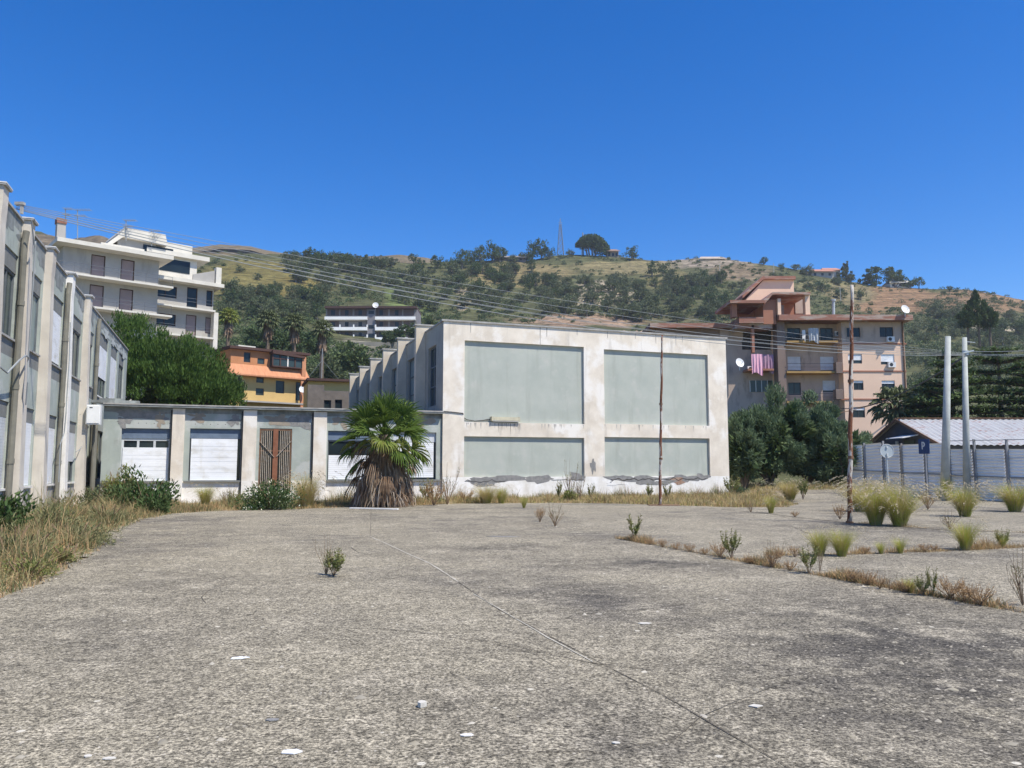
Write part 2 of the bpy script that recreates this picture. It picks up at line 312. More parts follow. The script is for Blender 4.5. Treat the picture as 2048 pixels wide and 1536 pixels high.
# ground sheet (dry earth) and concrete yard
M['earth'] = mat('dry earth', (.27, .22, .15), (.2, .16, .1), 1.3, bump=.6, bscale=12, c3=(.34, .28, .18), s3=2.5, t3=(.45, .6), world_co=True)
def concrete():
    m = bpy.data.materials.new("weathered exposed aggregate concrete"); m.use_nodes = True; N = m.node_tree.nodes; L = m.node_tree.links; b = N["Principled BSDF"]; b.inputs["Roughness"].default_value = .92; b.inputs["Specular IOR Level"].default_value = .2
    g = N.new("ShaderNodeNewGeometry")
    def nz(s, det=4, ro=.6):
        t = N.new("ShaderNodeTexNoise"); t.inputs["Scale"].default_value = s; t.inputs["Detail"].default_value = det; t.inputs["Roughness"].default_value = ro; L.new(g.outputs["Position"], t.inputs["Vector"]); return t.outputs[0]
    def rng(f, a, bb, lo=0, hi=1):
        r = N.new("ShaderNodeMapRange"); r.inputs[1].default_value = a; r.inputs[2].default_value = bb; r.inputs[3].default_value = lo; r.inputs[4].default_value = hi; L.new(f, r.inputs[0]); return r.outputs[0]
    def mix(f, a, bb):
        x = N.new("ShaderNodeMix"); x.data_type = 'RGBA'; L.new(f, x.inputs[0])
        for i, q in ((6, a), (7, bb)):
            if hasattr(q, 'links'): L.new(q, x.inputs[i])
            else: x.inputs[i].default_value = (*q, 1)
        return x.outputs[2]
    base = mix(rng(nz(.35, 5), .4, .62), (.275, .245, .182), (.198, .177, .135))
    base = mix(rng(nz(.16, 7, .65), .52, .62), base, (.135, .122, .10))
    for cx, cy, sx, sy in ((3.2, 4.9, .42, .55), (4.3, 6.3, .7, .8), (2.1, 12.6, .55, 1.0), (3.3, 7.2, .5, .42), (-.3, 15.2, .8, 1.3), (1.0, 9.6, .9, 1.2)):
        mp = N.new('ShaderNodeMapping'); mp.inputs['Location'].default_value = (-cx * sx, -cy * sy, 0); mp.inputs['Scale'].default_value = (sx, sy, 0); L.new(g.outputs['Position'], mp.inputs[0]); ln = N.new('ShaderNodeVectorMath'); ln.operation = 'LENGTH'; L.new(mp.outputs[0], ln.inputs[0])
        ad = N.new('ShaderNodeMath'); ad.operation = 'MULTIPLY'; L.new(rng(ln.outputs['Value'], 1.3, .2, 0, 1.0), ad.inputs[0]); L.new(rng(nz(1.1, 8, .8), .36, .56), ad.inputs[1]); base = mix(ad.outputs[0], base, (.085, .077, .064))
    base = mix(rng(nz(1.7, 5), .5, .72), base, (.33, .295, .225))
    sp = rng(nz(44, 3, .8), .38, .62, .3, 1.8)
    x = N.new("ShaderNodeVectorMath"); x.operation = 'SCALE'; L.new(base, x.inputs[0]); L.new(sp, x.inputs["Scale"]); col = x.outputs[0]
    x = N.new("ShaderNodeVectorMath"); x.operation = 'SCALE'; L.new(col, x.inputs[0]); L.new(rng(nz(15, 6, .95), .4, .6, .36, 1.62), x.inputs["Scale"]); col = x.outputs[0]
    vo = N.new("ShaderNodeTexVoronoi"); vo.inputs["Scale"].default_value = 14; L.new(g.outputs["Position"], vo.inputs["Vector"])
    col = mix(rng(vo.outputs["Distance"], .17, .11), col, (.5, .45, .36))
    v3 = N.new("ShaderNodeTexVoronoi"); v3.inputs["Scale"].default_value = 2.7; v3.inputs["Randomness"].default_value = 1; L.new(g.outputs["Position"], v3.inputs["Vector"]); col = mix(rng(v3.outputs["Distance"], .07, .055), col, (.6, .56, .46))
    col = mix(rng(nz(95, 2), .63, .68), col, (.06, .055, .05))
    L.new(col, b.inputs["Base Color"])
    bp = N.new("ShaderNodeBump"); bp.inputs["Distance"].default_value = .012; bp.inputs["Strength"].default_value = .9; L.new(nz(40, 5, .7), bp.inputs["Height"]); L.new(bp.outputs[0], b.inputs["Normal"]); return m
M['yard'] = concrete()
mb = MB(); n = 80
xs = [-400, -200, -120] + list(np.linspace(-70, 70, n)) + [120, 200, 400]; ys = [-60, -20] + list(np.linspace(-5, 50, 40))
for j in range(len(ys)):
    for i in range(len(xs)): mb.v.append(Vector((xs[i], ys[j], near_z(xs[i], ys[j]))))
W = len(xs)
for j in range(len(ys) - 1):
    for i in range(W - 1): mb.f.append((j * W + i, j * W + i + 1, (j + 1) * W + i + 1, (j + 1) * W + i)); mb.m.append(0)
tag(mb.obj("ground", M['earth'], smooth=True), kind='structure')
EDGE = [(-9, -6), (-6.0, 0), (-5.5, 5), (-5.75, 9.0), (-6.2, 10.9), (-7.3, 14), (-9.3, 18.5), (-10.6, 23), (-11.1, 25.7), (-10.2, 27.6), (-8, 28.9), (-6.2, 30.3), (-4.2, 31.3), (-2.6, 33.2), (0, 33.9), (3.8, 33.6), (6, 32.2), (8.3, 30.2), (10.2, 30.4), (11.5, 32.5), (12.6, 37), (14, 41.5), (19, 42), (21, 38), (22, 33), (21.5, 29.5), (24, 27), (30, 22), (34, 10), (36, -6)]
def inpoly(x, y, P):
    r = False
    for i in range(len(P)):
        a, b = P[i], P[i - 1]
        if (a[1] > y) != (b[1] > y) and x < (b[0] - a[0]) * (y - a[1]) / (b[1] - a[1]) + a[0]: r = not r
    return r
def nearest(x, y, P):
    best = None
    for i in range(len(P)):
        a, b = P[i - 1], P[i]; dx, dy = b[0] - a[0], b[1] - a[1]; t = max(0, min(1, ((x - a[0]) * dx + (y - a[1]) * dy) / (dx * dx + dy * dy)))
        q = (a[0] + t * dx, a[1] + t * dy); d = (q[0] - x) ** 2 + (q[1] - y) ** 2
        if best is None or d < best[0]: best = (d, q)
    return best
stp = .5; gx = np.arange(-12, 37, stp); gy = np.arange(-6, 43, stp)
ins = {(i, j): inpoly(x, y, EDGE) for i, x in enumerate(gx) for j, y in enumerate(gy)}
vid = {}; mb = MB()
def yv(i, j):
    if (i, j) not in vid:
        x, y = gx[i], gy[j]
        if not ins[(i, j)]:
            x, y = nearest(x, y, EDGE)[1]; e = .12 * noise.noise(Vector((x * 2, y * 2, 0))); x += e; y += e
        vid[(i, j)] = len(mb.v); mb.v.append(Vector((x, y, near_z(x, y) + .022 + .012 * noise.noise(Vector((x / 3, y / 3, 0))))))
    return vid[(i, j)]
for i in range(len(gx) - 1):
    for j in range(len(gy) - 1):
        k = [(i, j), (i + 1, j), (i + 1, j + 1), (i, j + 1)]
        if sum(ins[q] for q in k) >= 2 or ins[k[0]]: mb.f.append(tuple(yv(*q) for q in k)); mb.m.append(0)
yard = tag(mb.obj("yard_pavement", M['yard'], smooth=True), kind='structure')
def yz(x, y): return near_z(x, y) + .022 + .012 * noise.noise(Vector((x / 3, y / 3, 0)))
M['joint'] = mat('dark expansion joint', (.07, .06, .045), (.14, .12, .09), 5); M['jointl'] = mat('pale mortar joint', (.5, .47, .4), (.4, .37, .3), 5)
def joint(pts, w, m, seed=0):
    """a narrow strip lying just above the slabs"""
    mb = MB(); L_, R_ = [], []
    P = [Vector((p[0], p[1], 0)) for p in pts]
    for a, b in zip(P[:-1], P[1:]):
        n = max(2, int((b - a).length / .25)); sdv = Vector((-(b - a).y, (b - a).x, 0)).normalized()
        for k in range(n + 1):
            p = a.lerp(b, k / n); q = noise.noise(Vector((p.x * 2 + seed, p.y * 2, seed))); ww = w * (.6 + .6 * abs(noise.noise(Vector((p.x * 3, p.y * 3, seed + 5)))) * 2)
            p = p + sdv * q * .008; z = yz(p.x, p.y) + .005; L_.append(p + sdv * ww / 2 + Vector((0, 0, z))); R_.append(p - sdv * ww / 2 + Vector((0, 0, z)))
    for k in range(len(L_) - 1): mb.quad(L_[k], R_[k], R_[k + 1], L_[k + 1])
    o = mb.obj("pavement_joint", m, yard); return o
joint([(-3.06, 17.5), (-1.27, 12.6), (-.7, 10.6)], .024, M['jointl'], 1); joint([(-.7, 10.6), (-.12, 8.5), (.98, 5.4), (1.6, 3.3)], .009, M['joint'], 2); joint([(-.45, 9.6), (.3, 7.2), (.62, 6.3)], .016, M['jointl'], 8)
joint([(-4.7, 27), (-3.06, 17.5)], .014, M['joint'], 2)
joint([(2.2, 17.0), (3.51, 13.41), (4.26, 11.29), (4.91, 9.49), (5.3, 8.3), (7.2, 2.5)], .07, M['joint'], 3)
joint([(4.4, 13.8), (5.76, 13.95), (7.33, 14.4), (9.36, 15.1), (14, 16.9), (24, 21)], .06, M['joint'], 4)
joint([(7.4, 28.5), (7.9, 27.2), (9.02, 21.5), (10.4, 19.2), (14, 16.9)], .09, M['joint'], 5)
joint([(-7, 15.3), (-4.67, 16.33), (-1.39, 17.9), (.92, 19.2), (4, 20.4), (9, 21.9)], .018, M['joint'], 6); joint([(-5.5, 16.0), (-3.2, 16.8)], .03, M['jointl'], 7)
joint([(.9, 20.2), (-.8, 25), (-1.9, 29)], .014, M['joint'], 9); joint([(10, 26), (13, 27.2), (20, 29.4)], .05, M['joint'], 10)
rc = random.Random(12)
for k in range(16):
    x, y, a = rc.uniform(-5, 9), rc.uniform(4, 26), rc.uniform(0, 6.28); P_ = [(x, y)]
    for _ in range(rc.randint(3, 7)): a += rc.uniform(-.7, .7); x += .45 * math.cos(a); y += .45 * math.sin(a); P_.append((x, y))
    joint(P_, rc.uniform(.004, .010) * (1 + y / 14), M['joint'], 20 + k)
joint([(-.2, 8.2), (.6, 8.5), (1.3, 8.5), (1.9, 8.9)], .012, M['joint'], 11); joint([(.1, 12.1), (1.4, 12.4), (3.4, 12.7)], .014, M['joint'], 12)
# ------------------------------------------------------------------ building helpers
def win(root, Mx, x0, x1, z0, z1, y=.12, fr='darkfr', pane='glass', cols=2, rows=1, fw=.06, name='window', box=None, boxh=.35, shut=None, shutm='shut', sill=None, sillm='copwhite'):
    """window in an opening: frame (mesh) with child pane, roller shutter and box; shut = fraction covered from the top"""
    zt = z1
    if box:
        b = MB(Mx); b.box(x0 + .005, x1 - .005, y - .06, y + .05, z1 - boxh, z1 - .005); zt = z1 - boxh
    f = MB(Mx)
    f.box(x0, x1, y - .03, y + .03, z0, z0 + fw); f.box(x0, x1, y - .03, y + .03, zt - fw, zt)
    f.box(x0, x0 + fw, y - .03, y + .03, z0 + fw, zt - fw); f.box(x1 - fw, x1, y - .03, y + .03, z0 + fw, zt - fw)
    for k in range(1, cols):
        c = x0 + (x1 - x0) * k / cols; f.box(c - fw / 2, c + fw / 2, y - .025, y + .025, z0 + fw, zt - fw)
    for k in range(1, rows):
        c = z0 + (zt - z0) * k / rows; f.box(x0 + fw, x1 - fw, y - .02, y + .02, c - fw / 2, c + fw / 2)
    fo = f.obj(name, M[fr], root)
    p = MB(Mx); p.quad((x0, y + .015, z0), (x1, y + .015, z0), (x1, y + .015, zt), (x0, y + .015, zt)); p.obj('pane', M[pane], fo)
    if box: b.obj('shutter_box', M[box], fo)
    if shut:
        s = MB(Mx); zz = zt; zb = zt - (zt - z0) * shut; h = .085
        while zz - h > zb - .01:
            s.box(x0 + .015, x1 - .015, y - .055, y - .033, zz - h + .004, zz); s.box(x0 + .015, x1 - .015, y - .046, y - .036, zz - h, zz - h + .004); zz -= h
        s.obj('roller_shutter', M[shutm], fo)
    if sill:
        s = MB(Mx); s.box(x0 - .06, x1 + .06, -.06, y, z0 - .06, z0 - .004); s.obj('sill', M[sillm], fo)
    return fo
def blob(mb, x, z, rx, rz, y, mi, seed, n=18, rough_=.45):
    pts = []
    for k in range(n):
        a = 2 * math.pi * k / n; q = 1 + rough_ * noise.noise(Vector((math.cos(a) * 1.7 + seed * 7.3, math.sin(a) * 1.7, seed))) * 2
        pts.append((x + math.cos(a) * rx * q, y, z + math.sin(a) * rz * q))
    mb.poly(pts, mi)
def dish(root, c, nrm, r, name='satellite_dish', m='white_p'):
    mb = MB(); c = Vector(c); nn = Vector(nrm).normalized(); mb.disc(c, nn, r, r * .22, 18)
    mb.bar(c - nn * r * .2 + Vector((0, 0, -r)) * .2, c - nn * .12 + Vector((0, 0, -r * 1.6)), .05)
    mb.bar(c - nn * r * .1 - Vector((0, 0, r * .8)), c + nn * r * .95 - Vector((0, 0, r * .25)), .03); mb.box(*[q for i in range(3) for q in ((c + nn * r * .95 - Vector((0, 0, r * .25)))[i] - .05, (c + nn * r * .95 - Vector((0, 0, r * .25)))[i] + .05)])
    return mb.obj(name, M[m], root)
def ac(root, x, z, y, s=1, name='air_conditioner', Mx=None):
    mb = MB(Mx); mb.box(x - .4 * s, x + .4 * s, y - .3, y, z - .28 * s, z + .28 * s, 0)
    pts = [(x - .1 * s + .2 * s * math.cos(k * math.pi / 8), y - .304, z + .2 * s * math.sin(k * math.pi / 8)) for k in range(16)]
    mb.poly(pts, 1)
    for k in (-.3, .3): mb.bar((x + k * s, y - .28, z - .3 * s), (x + k * s, y, z - .3 * s), .03)
    return mb.obj(name, [M['white_p'], M['darkfr']], root)

# ------------------------------------------------------------------ gable block of the school (two storeys, sunlit end wall)
blk = thing("school_block", "two storey cream block with four recessed grey green panels behind the yard", "building", O, AX)
mb = MB()
HL = [(1.05, 7.3, 3.65, 7.55), (1.05, 7.28, 1.05, 2.97), (8.42, 14.57, 3.7, 7.49), (8.4, 14.55, 1.05, 3.03)]
mb.wall(0, 15.72, 0, 8.42, HL, 0, .13, 0, bands=[(-1, 1), (1.05, 0)])
mb.quad((0, 0, 8.42), (15.72, 0, 8.42), (15.72, 28, 8.42), (0, 28, 8.42), 2)
mb.quad((15.72, 0, 0), (15.72, 28, 0), (15.72, 28, 8.42), (15.72, 0, 8.42)); mb.quad((0, 28, 0), (15.72, 28, 0), (15.72, 28, 8.42), (0, 28, 8.42))
for x, z, rx, rz, m_, sd_ in [(3.2, .98, .9, .14, 3, 1), (2.0, .86, .9, .2, 3, 2), (4.9, .95, .62, .17, 3, 3), (6.9, 1.0, .45, .2, 3, 4), (9.3, .93, .7, .22, 3, 5), (10.6, .85, 1.0, .2, 3, 6), (13.0, .92, .9, .18, 3, 7), (14.1, 1.0, .45, .16, 3, 8), (12.6, .8, .4, .17, 4, 9), (11.6, .72, .8, .14, 3, 10), (7.75, 1.55, .13, .32, 3, 11), (9.0, .72, .5, .12, 1, 12)]:
    blob(mb, x, z, rx, rz, -.003 - .0007 * sd_, m_, sd_)
def crack(mb, pts, w, mi, y=-.012):
    for (x0, z0), (x1, z1) in zip(pts[:-1], pts[1:]): mb.quad((x0, y, z0 - w), (x1, y, z1 - w), (x1, y, z1 + w), (x0, y, z0 + w), mi)
def jag(x0, x1, z, amp, seed, st=.13):
    n = int((x1 - x0) / st); return [(x0 + (x1 - x0) * k / n, z + amp * noise.noise(Vector((k * .45, seed, 0)))) for k in range(n + 1)]
crack(mb, jag(8.7, 14.3, .9, .16, 2), .022, 5); crack(mb, jag(1.1, 3.1, .85, .16, 5), .013, 5); crack(mb, jag(5.5, 7.2, .9, .06, 6), .01, 5)
for k in range(16):     # rust runs under the lamp and along the string course
    x = 2.72 + k * .07 + rnd.random() * .03; l = .15 + rnd.random() * .5; mb.add([(x, -.004, 3.62), (x + .03, -.004, 3.62), (x + .012, -.004, 3.62 - l)], [(0, 1, 2)], 6 if k % 3 else 5)
for k in range(40):
    x = rnd.uniform(1.1, 14.5); l = .1 + rnd.random() * .25; z = 3.62 if x < 8 else 3.67
    if 7.35 < x < 8.38: continue
    mb.add([(x, -.004, z), (x + .06, -.004, z), (x + .03, -.004, z - l)], [(0, 1, 2)], 7)
for x, l in [(4.9, 1.0), (5.25, .5), (8.6, .35), (10.2, .3), (11.4, .5), (12.6, .55), (13.0, .35), (6.9, .3), (1.3, .5)]:
    mb.add([(x, -.004, 8.41), (x + .07, -.004, 8.41), (x + .05, -.004, 8.41 - l), (x + .02, -.004, 8.41 - l * .9)], [(0, 1, 2, 3)], 7)
mb.obj("wall", [M['cream'], M['white'], M['coping'], M['bare'], M['brick'], M['crackm'], M['rustbar'], mat('grey streak', (.4, .37, .33), (.5, .47, .42), 3)], blk)
for i, (a, b, c, d) in enumerate(HL):
    mb = MB(); mb.quad((a, .13, c), (b, .13, c), (b, .13, d), (a, .13, d)); mb.obj("recessed_panel", M['panel'], blk)
mb = MB(); mb.box(-.1, 15.8, -.07, .22, 8.42, 8.5); mb.box(15.55, 15.8, .22, 28, 8.42, 8.5); mb.obj("coping", M['coping'], blk)
# flank facing the courtyard: x_c = -t, y_c = +s
MS = Matrix(((0, 1, 0, 0), (-1, 0, 0, 0), (0, 0, 1, 0), (0, 0, 0, 1)))    # (xc,yc,z) -> (s=yc, t=-xc)
FT = [3.6, 8.15, 12.65, 17.2, 21.75, 26.6]
hs_ = []; prev = -.35
for f in FT:
    w = f - prev - .35; hs_.append((-(f - .35 if prev < 0 else f - .3), -(prev + .35 + w * .36 if prev > 0 else 1.35), 4.5, 7.5)); prev = f
hs_ = [(min(a, b), max(a, b), c, d) for a, b, c, d in hs_]
hs_[0] = (-2.98, -1.38, 4.5, 7.5)
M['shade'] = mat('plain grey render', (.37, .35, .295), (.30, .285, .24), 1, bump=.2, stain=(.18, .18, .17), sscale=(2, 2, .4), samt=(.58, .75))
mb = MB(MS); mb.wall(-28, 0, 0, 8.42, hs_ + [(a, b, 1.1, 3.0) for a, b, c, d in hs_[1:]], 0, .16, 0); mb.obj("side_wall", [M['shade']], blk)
for a, b, c, d in hs_:
    win(blk, MS, a, b, c, d, .16, 'blufr', 'curtain' if a < -4 else 'glassb', 2, 3, .07)
for a, b, c, d in hs_[1:]: win(blk, MS, a, b, 1.1, 3.0, .16, 'blufr', 'glass', 2, 1)
m_fin = mat('aged cream render', (.62, .54, .42), (.5, .43, .33), 1.2, bump=.25)
for f in FT:
    mb = MB(); e = .5
    mb.box(-e, -.001, f, f + .35, 0, 8.42); mb.prism([(-e, f, 8.42), (.25, f, 8.42), (.5, f, 8.62), (.5, f, 8.78), (-e, f, 8.78)], (0, .35, 0)); mb.obj("pillar", m_fin, blk)
    mb = MB(); mb.box(-e - .08, .62, f - .06, f + .42, 8.785, 8.86); mb.obj("pillar_cap", M['coping'], blk)
mb = MB(); mb.box(-.05, .2, .23, 28, 8.425, 8.49); mb.obj("parapet_coping", M['coping'], blk)
# wall lamp and its cable
lamp = thing("wall_lamp", "long cream tube light fixture on the upper left green panel of the block", "wall lamp", S(3.1, -.13, 3.8), AX)
mb = MB(); mb.box(-.67, .67, -.0, 0.25, -.06, .11); mb.box(-.72, -.67, -.01, .25, -.09, .13); mb.box(.67, .72, -.01, .25, -.09, .13); mb.obj("housing", mat('aged cream enamel', (.62, .58, .42), (.5, .46, .34), 4), lamp)
mb = MB(); mb.box(-.66, .66, .01, .24, -.1, -.065); mb.obj("diffuser", M['copwhite'], lamp)
mb = MB(); P_ = [(-.15, 4.13), (.4, 4.1), (.98, 4.05), (1.04, 3.86), (1.2, 3.76), (1.6, 3.7), (2.0, 3.74), (2.3, 3.8), (2.42, 3.78)]
mb.tube([S(s_, -.03 if s_ < 1.02 else .09, z) for s_, z in P_], .022, 6); tag(mb.obj("wall_cable", M['cabled']), "black cable sagging along the block wall to the tube light", "cable")

# ------------------------------------------------------------------ low link building
lnk = thing("low_link_building", "single storey green plastered link with white shutters between the two wings", "building", S(-14.3, .12), AX)
DX = 14.3
PILX = [(-11.68, -11.2), (-8.86, -8.3), (-5.89, -5.32)]
WH = [(-13.6, -11.72, .95, 3.12), (-10.98, -8.9, .95, 3.15), (-8.17, -6.8, .12, 3.2), (-5.25, -3.2, .95, 3.14), (-2.3, -.27, .93, 3.13)]
sh = lambda x: x + DX
mb = MB(); mb.wall(0, DX - .002, 0, 4.0, [(sh(a), sh(b), c, d) for a, b, c, d in WH], 0, .2, 0, 0, bands=[(-1, 2), (.93, 0), (3.78, 1)])  # top band: staining plus the coping's shade put into the colour
mb.quad((0, 0, 0), (0, 5.5, 0), (0, 5.5, 4), (0, 0, 4)); mb.box(0, DX - .01, 5.5, 5.6, 0, 4.0)
k_ = 0
for x0, x1, z, rz in [(-13.9, -11.8, 3.75, .22), (-11, -10.4, 3.66, .2), (-9.4, -8.95, 3.55, .25), (-7.9, -7.0, 3.6, .22), (-6.9, -6.0, 3.6, .28), (-5.1, -4.3, 3.6, .3), (-3.6, -3.1, 3.6, .25), (-1.5, -.4, 3.6, .28), (-13.8, -13.3, 3.4, .2), (-12.3, -12, 3.45, .3)]:
    k_ += 1; blob(mb, sh((x0 + x1) / 2), z, (x1 - x0) / 2, rz, -.004 - k_ * .0006, 3 if k_ % 2 else 4, 20 + k_, 24, .6)
for k in range(7): mb.box(sh(-13.3 + k * .3), sh(-13.27 + k * .3), -.003, .0, 3.32, 3.35, 5); mb.box(sh(-10.8 + k * .3), sh(-10.77 + k * .3), -.003, .0, 3.32, 3.35, 5)
mb.obj("wall", [M['wing'], M['stainshade'], M['white'], M['bare'], mat('brownish bare plaster', (.36, .3, .23), (.28, .25, .2), 5), M['crackm']], lnk)
for a, b in PILX:
    mb = MB(); mb.wall(sh(a), sh(b), 0, 3.97, [], -.13, .1, 0, bands=[(-1, 1), (.93, 0)])
    for x in (a, b): mb.quad((sh(x), -.13, 0), (sh(x), 0, 0), (sh(x), 0, 3.97), (sh(x), -.13, 3.97))
    mb.obj("pillar", [M['cream'], M['white']], lnk)
for a in (-11.72, -8.9, -5.93):
    mb = MB(); mb.tube([(sh(a), -.05, .1), (sh(a), -.05, 3.9)], .035, 8); mb.obj("downpipe", M['darkfr'], lnk)
mb = MB(); mb.box(0, DX - .002, -.28, 5.7, 4.0, 4.07, 0); mb.box(0, DX - .002, -.3, 5.7, 4.073, 4.13, 1); mb.obj("roof_slab", [M['stainshade'], M['coping']], lnk)
mb = MB()
for a, b in [(-14.3, -11.7), (-11.18, -8.88), (-5.3, -.02)]: mb.box(sh(a) + .02, sh(b) - .02, -.12, .0, .88, .95)
mb.obj("sill", M['grey'], lnk)
i4 = Matrix()
def lw(i, **k): a, b, c, d = WH[i]; return win(lnk, i4, sh(a), sh(b), c, d, .17, **k)
lw(0, fr='whfr', pane='glass', cols=3, box='bluebox', boxh=.42, fw=.09)
mb = MB(); zz = 2.33
while zz > .98: k_ += 1; mb.box(sh(-13.54), sh(-11.78), .1 + .004 * (k_ % 3), .13, zz - .159, zz - .001); zz -= .16
mb.obj("roller_shutter", M['shut'], lnk)
lw(1, fr='darkfr', pane='glass', cols=1, box='bluebox', boxh=.42)
mb = MB(); zz = 2.72
while zz > .98: k_ += 1; mb.box(sh(-10.92), sh(-9.06), .1 + .004 * (k_ % 3), .13, zz - .159, zz - .001); zz -= .16
mb.obj("roller_shutter", M['shut'], lnk)
lw(3, fr='blufr', pane='glass', cols=2, box='bluebox', boxh=.42)
mb = MB(); zz = 2.05
while zz > .98: mb.box(sh(-5.19), sh(-3.26), .1, .13, zz - .088, zz - .002); zz -= .09
mb.obj("roller_shutter", M['shut'], lnk)
lw(4, fr='darkfr', pane='glass', cols=1, box='shutg', boxh=.45, fw=.1)
mb = MB(); zz = 2.66
while zz > 1.06: mb.box(sh(-2.2), sh(-.37), .1, .13, zz - .088, zz - .002); zz -= .09
mb.obj("roller_shutter", M['shut'], lnk)
# barred gate in the doorway
a, b, c, d = WH[2]; x0, x1 = sh(a), sh(b); cx = (x0 + x1) / 2
gate = MB(); gate.box(x0, x0 + .06, .02, .08, c, d - .01); gate.box(x1 - .06, x1, .02, .08, c, d - .01); gate.box(x0, x1, .022, .078, d - .09, d - .012); gate.box(x0 + .06, x1 - .06, .03, .07, 2.2, 2.25)
go = gate.obj("barred_gate", M['rustgate'], lnk)
mb = MB()
for k in range(16):
    x = x0 + .1 + (x1 - x0 - .2) * k / 15
    if abs(x - cx) > .12: mb.box(x - .013, x + .013, .02, .045, c, d - .1)
mb.obj("gate_bars", M['rustbar'], go)
mb = MB(); mb.box(cx - .11, cx + .1, 0, .034, .75, d - .02); mb.obj("centre_board", M['rustboard'], go)
mb = MB(); mb.bar((x0 + .03, -.01, 2.62), (cx - .05, -.01, 1.95), .06, .02); mb.bar((x1 - .03, -.01, 2.66), (cx + .05, -.01, 1.98), .06, .02); mb.obj("brace", M['rustbar'], go)
mb = MB(); mb.quad((x0, .19, c), (x1, .19, c), (x1, .19, d), (x0, .19, d)); mb.obj("dark_doorway", M['glass'], lnk)

# ------------------------------------------------------------------ left wing with concrete fins; facade frame: xc=+t, yc=-s
T0 = -26.0
wng = thing("school_wing", "long two storey grey green wing with tall cream fins at the left edge", "building", S(-15.1, T0), AX)
MW = Matrix(((0, -1, 0, 0), (1, 0, 0, 0), (0, 0, 1, 0), (0, 0, 0, 1)))   # (xc,yc,z)->(s=-yc, t=xc)
tt = lambda t: t - T0
WF = [-20.9, -17.6, -14.4, -11.4, -8.3, -4.75, -.75]; FW = .5
hol = []; bays = []
for i in range(len(WF) - 1): bays.append((WF[i] + FW, WF[i + 1]))
bays.append((WF[-1] + FW, 2.3))
for a, b in bays:
    x0, x1 = tt(a) + .02, tt(b) - .16
    hol += [(x0, x1, 4.95, 7.25), (x0, x1, .95, 3.25)]
ends = [(3.6, 6.7), (7.75, 10.3), (11.05, 13.4)]
for a, b in ends: hol += [(tt(a), tt(b), 4.75, 7.7), (tt(a), tt(b), .95, 3.2)]
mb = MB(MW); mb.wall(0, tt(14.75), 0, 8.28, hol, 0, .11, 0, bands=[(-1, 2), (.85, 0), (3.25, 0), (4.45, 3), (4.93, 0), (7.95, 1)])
mb.v += []; L_ = tt(14.75)
mb.quad((L_, 0, 0), (L_, 12, 0), (L_, 12, 8.28), (L_, 0, 8.28)); mb.quad((0, 0, 8.28), (L_, 0, 8.28), (L_, 12, 8.28), (0, 12, 8.28), 2); mb.quad((0, 0, 0), (0, 12, 0), (0, 12, 8.28), (0, 0, 8.28)); mb.quad((0, 12, 0), (L_, 12, 0), (L_, 12, 8.28), (0, 12, 8.28))
for k in range(14):
    x = tt(-18 + k * 2.4); blob(mb, x, 7.9, .7, .26, -.004 - .0005 * k, 1, 60 + k, 22, .6)
for k in range(4): blob(mb, tt(6 + 2.3 * k), 7.85, .9, .2, -.012 - .0005 * k, 4, 80 + k, 22, .6)
mb.obj("wall", [M['wing'], M['stainshade'], M['coping'], M['grey'], mat('washed out plaster', (.5, .52, .49), (.4, .42, .4), 4)], wng)
kinds = [dict(shut=.5), dict(shut=1), dict(pane='glassb', cols=3), dict(pane='curtain', cols=3), dict(shut=.95, shutm='shut'), dict(pane='glass', cols=3), dict(pane='glassb', cols=2), dict(pane='curtain')]
lows = [dict(shut=1), dict(shut=1), dict(shut=1, shutm='shutg'), dict(shut=1), dict(shut=1), dict(shut=.62, shutm='shutg'), dict(shut=0), dict(shut=0)]
for i, (a, b) in enumerate(bays):
    x0, x1 = tt(a) + .02, tt(b) - .16
    win(wng, MW, x0, x1, 4.95, 7.25, .1, 'blufr', kinds[i].get('pane', 'glass'), kinds[i].get('cols', 2), 1, .06, box='grey', boxh=.5, shut=kinds[i].get('shut'), shutm='shut', sill=1, sillm='coping')
    win(wng, MW, x0, x1, .95, 3.25, .1, 'blufr', 'glass', 2, 1, .06, box='grey', boxh=.42, shut=lows[i].get('shut'), shutm=lows[i].get('shutm', 'shut'), sill=1)
for i, (a, b) in enumerate(ends):
    win(wng, MW, tt(a), tt(b), 4.75, 7.7, .1, 'blufr', 'glassb', 2, 1, .07, box='grey', boxh=.6, shut=(.62, .95, 0)[i], sill=1)
    win(wng, MW, tt(a), tt(b), .95, 3.2, .1, 'blufr', 'glass', 2, 1, .06)
m_wf = mat('grey cream fin render', (.64, .59, .51), (.53, .48, .41), 1.2, bump=.3, stain=(.4, .37, .32), sscale=(3, 3, .3), samt=(.56, .8))
for i, f in enumerate(WF):
    mb = MB(MW); x0, x1 = tt(f), tt(f) + FW
    mb.prism([(x0, 0, 0), (x0, -.36, 0), (x0, -.31, 1.6), (x0, -.28, 4), (x0, -.2, 7.5), (x0, -.22, 7.95), (x0, -.22, 8.35), (x0, 0, 8.35)], (FW, 0, 0))
    mb.obj("pillar", m_wf if i % 2 == 0 or i == 3 else M['white'], wng)
    mb = MB(MW); mb.box(x0 - .06, x1 + .06, -.28, -.0, 8.353, 8.395, 0); mb.box(x0 - .07, x1 + .07, -.29, .01, 8.397, 8.425, 1); mb.obj("pillar_cap", [M['coping'], M['copwhite']], wng)
mb = MB(MW)
for a, b in bays + [(2.3, 14.75)]: mb.box(tt(a) + .001, tt(b) - .001 if b < 14 else tt(b) + .06, -.05, .25, 8.282, 8.34)
mb.obj("parapet_coping", M['coping'], wng)
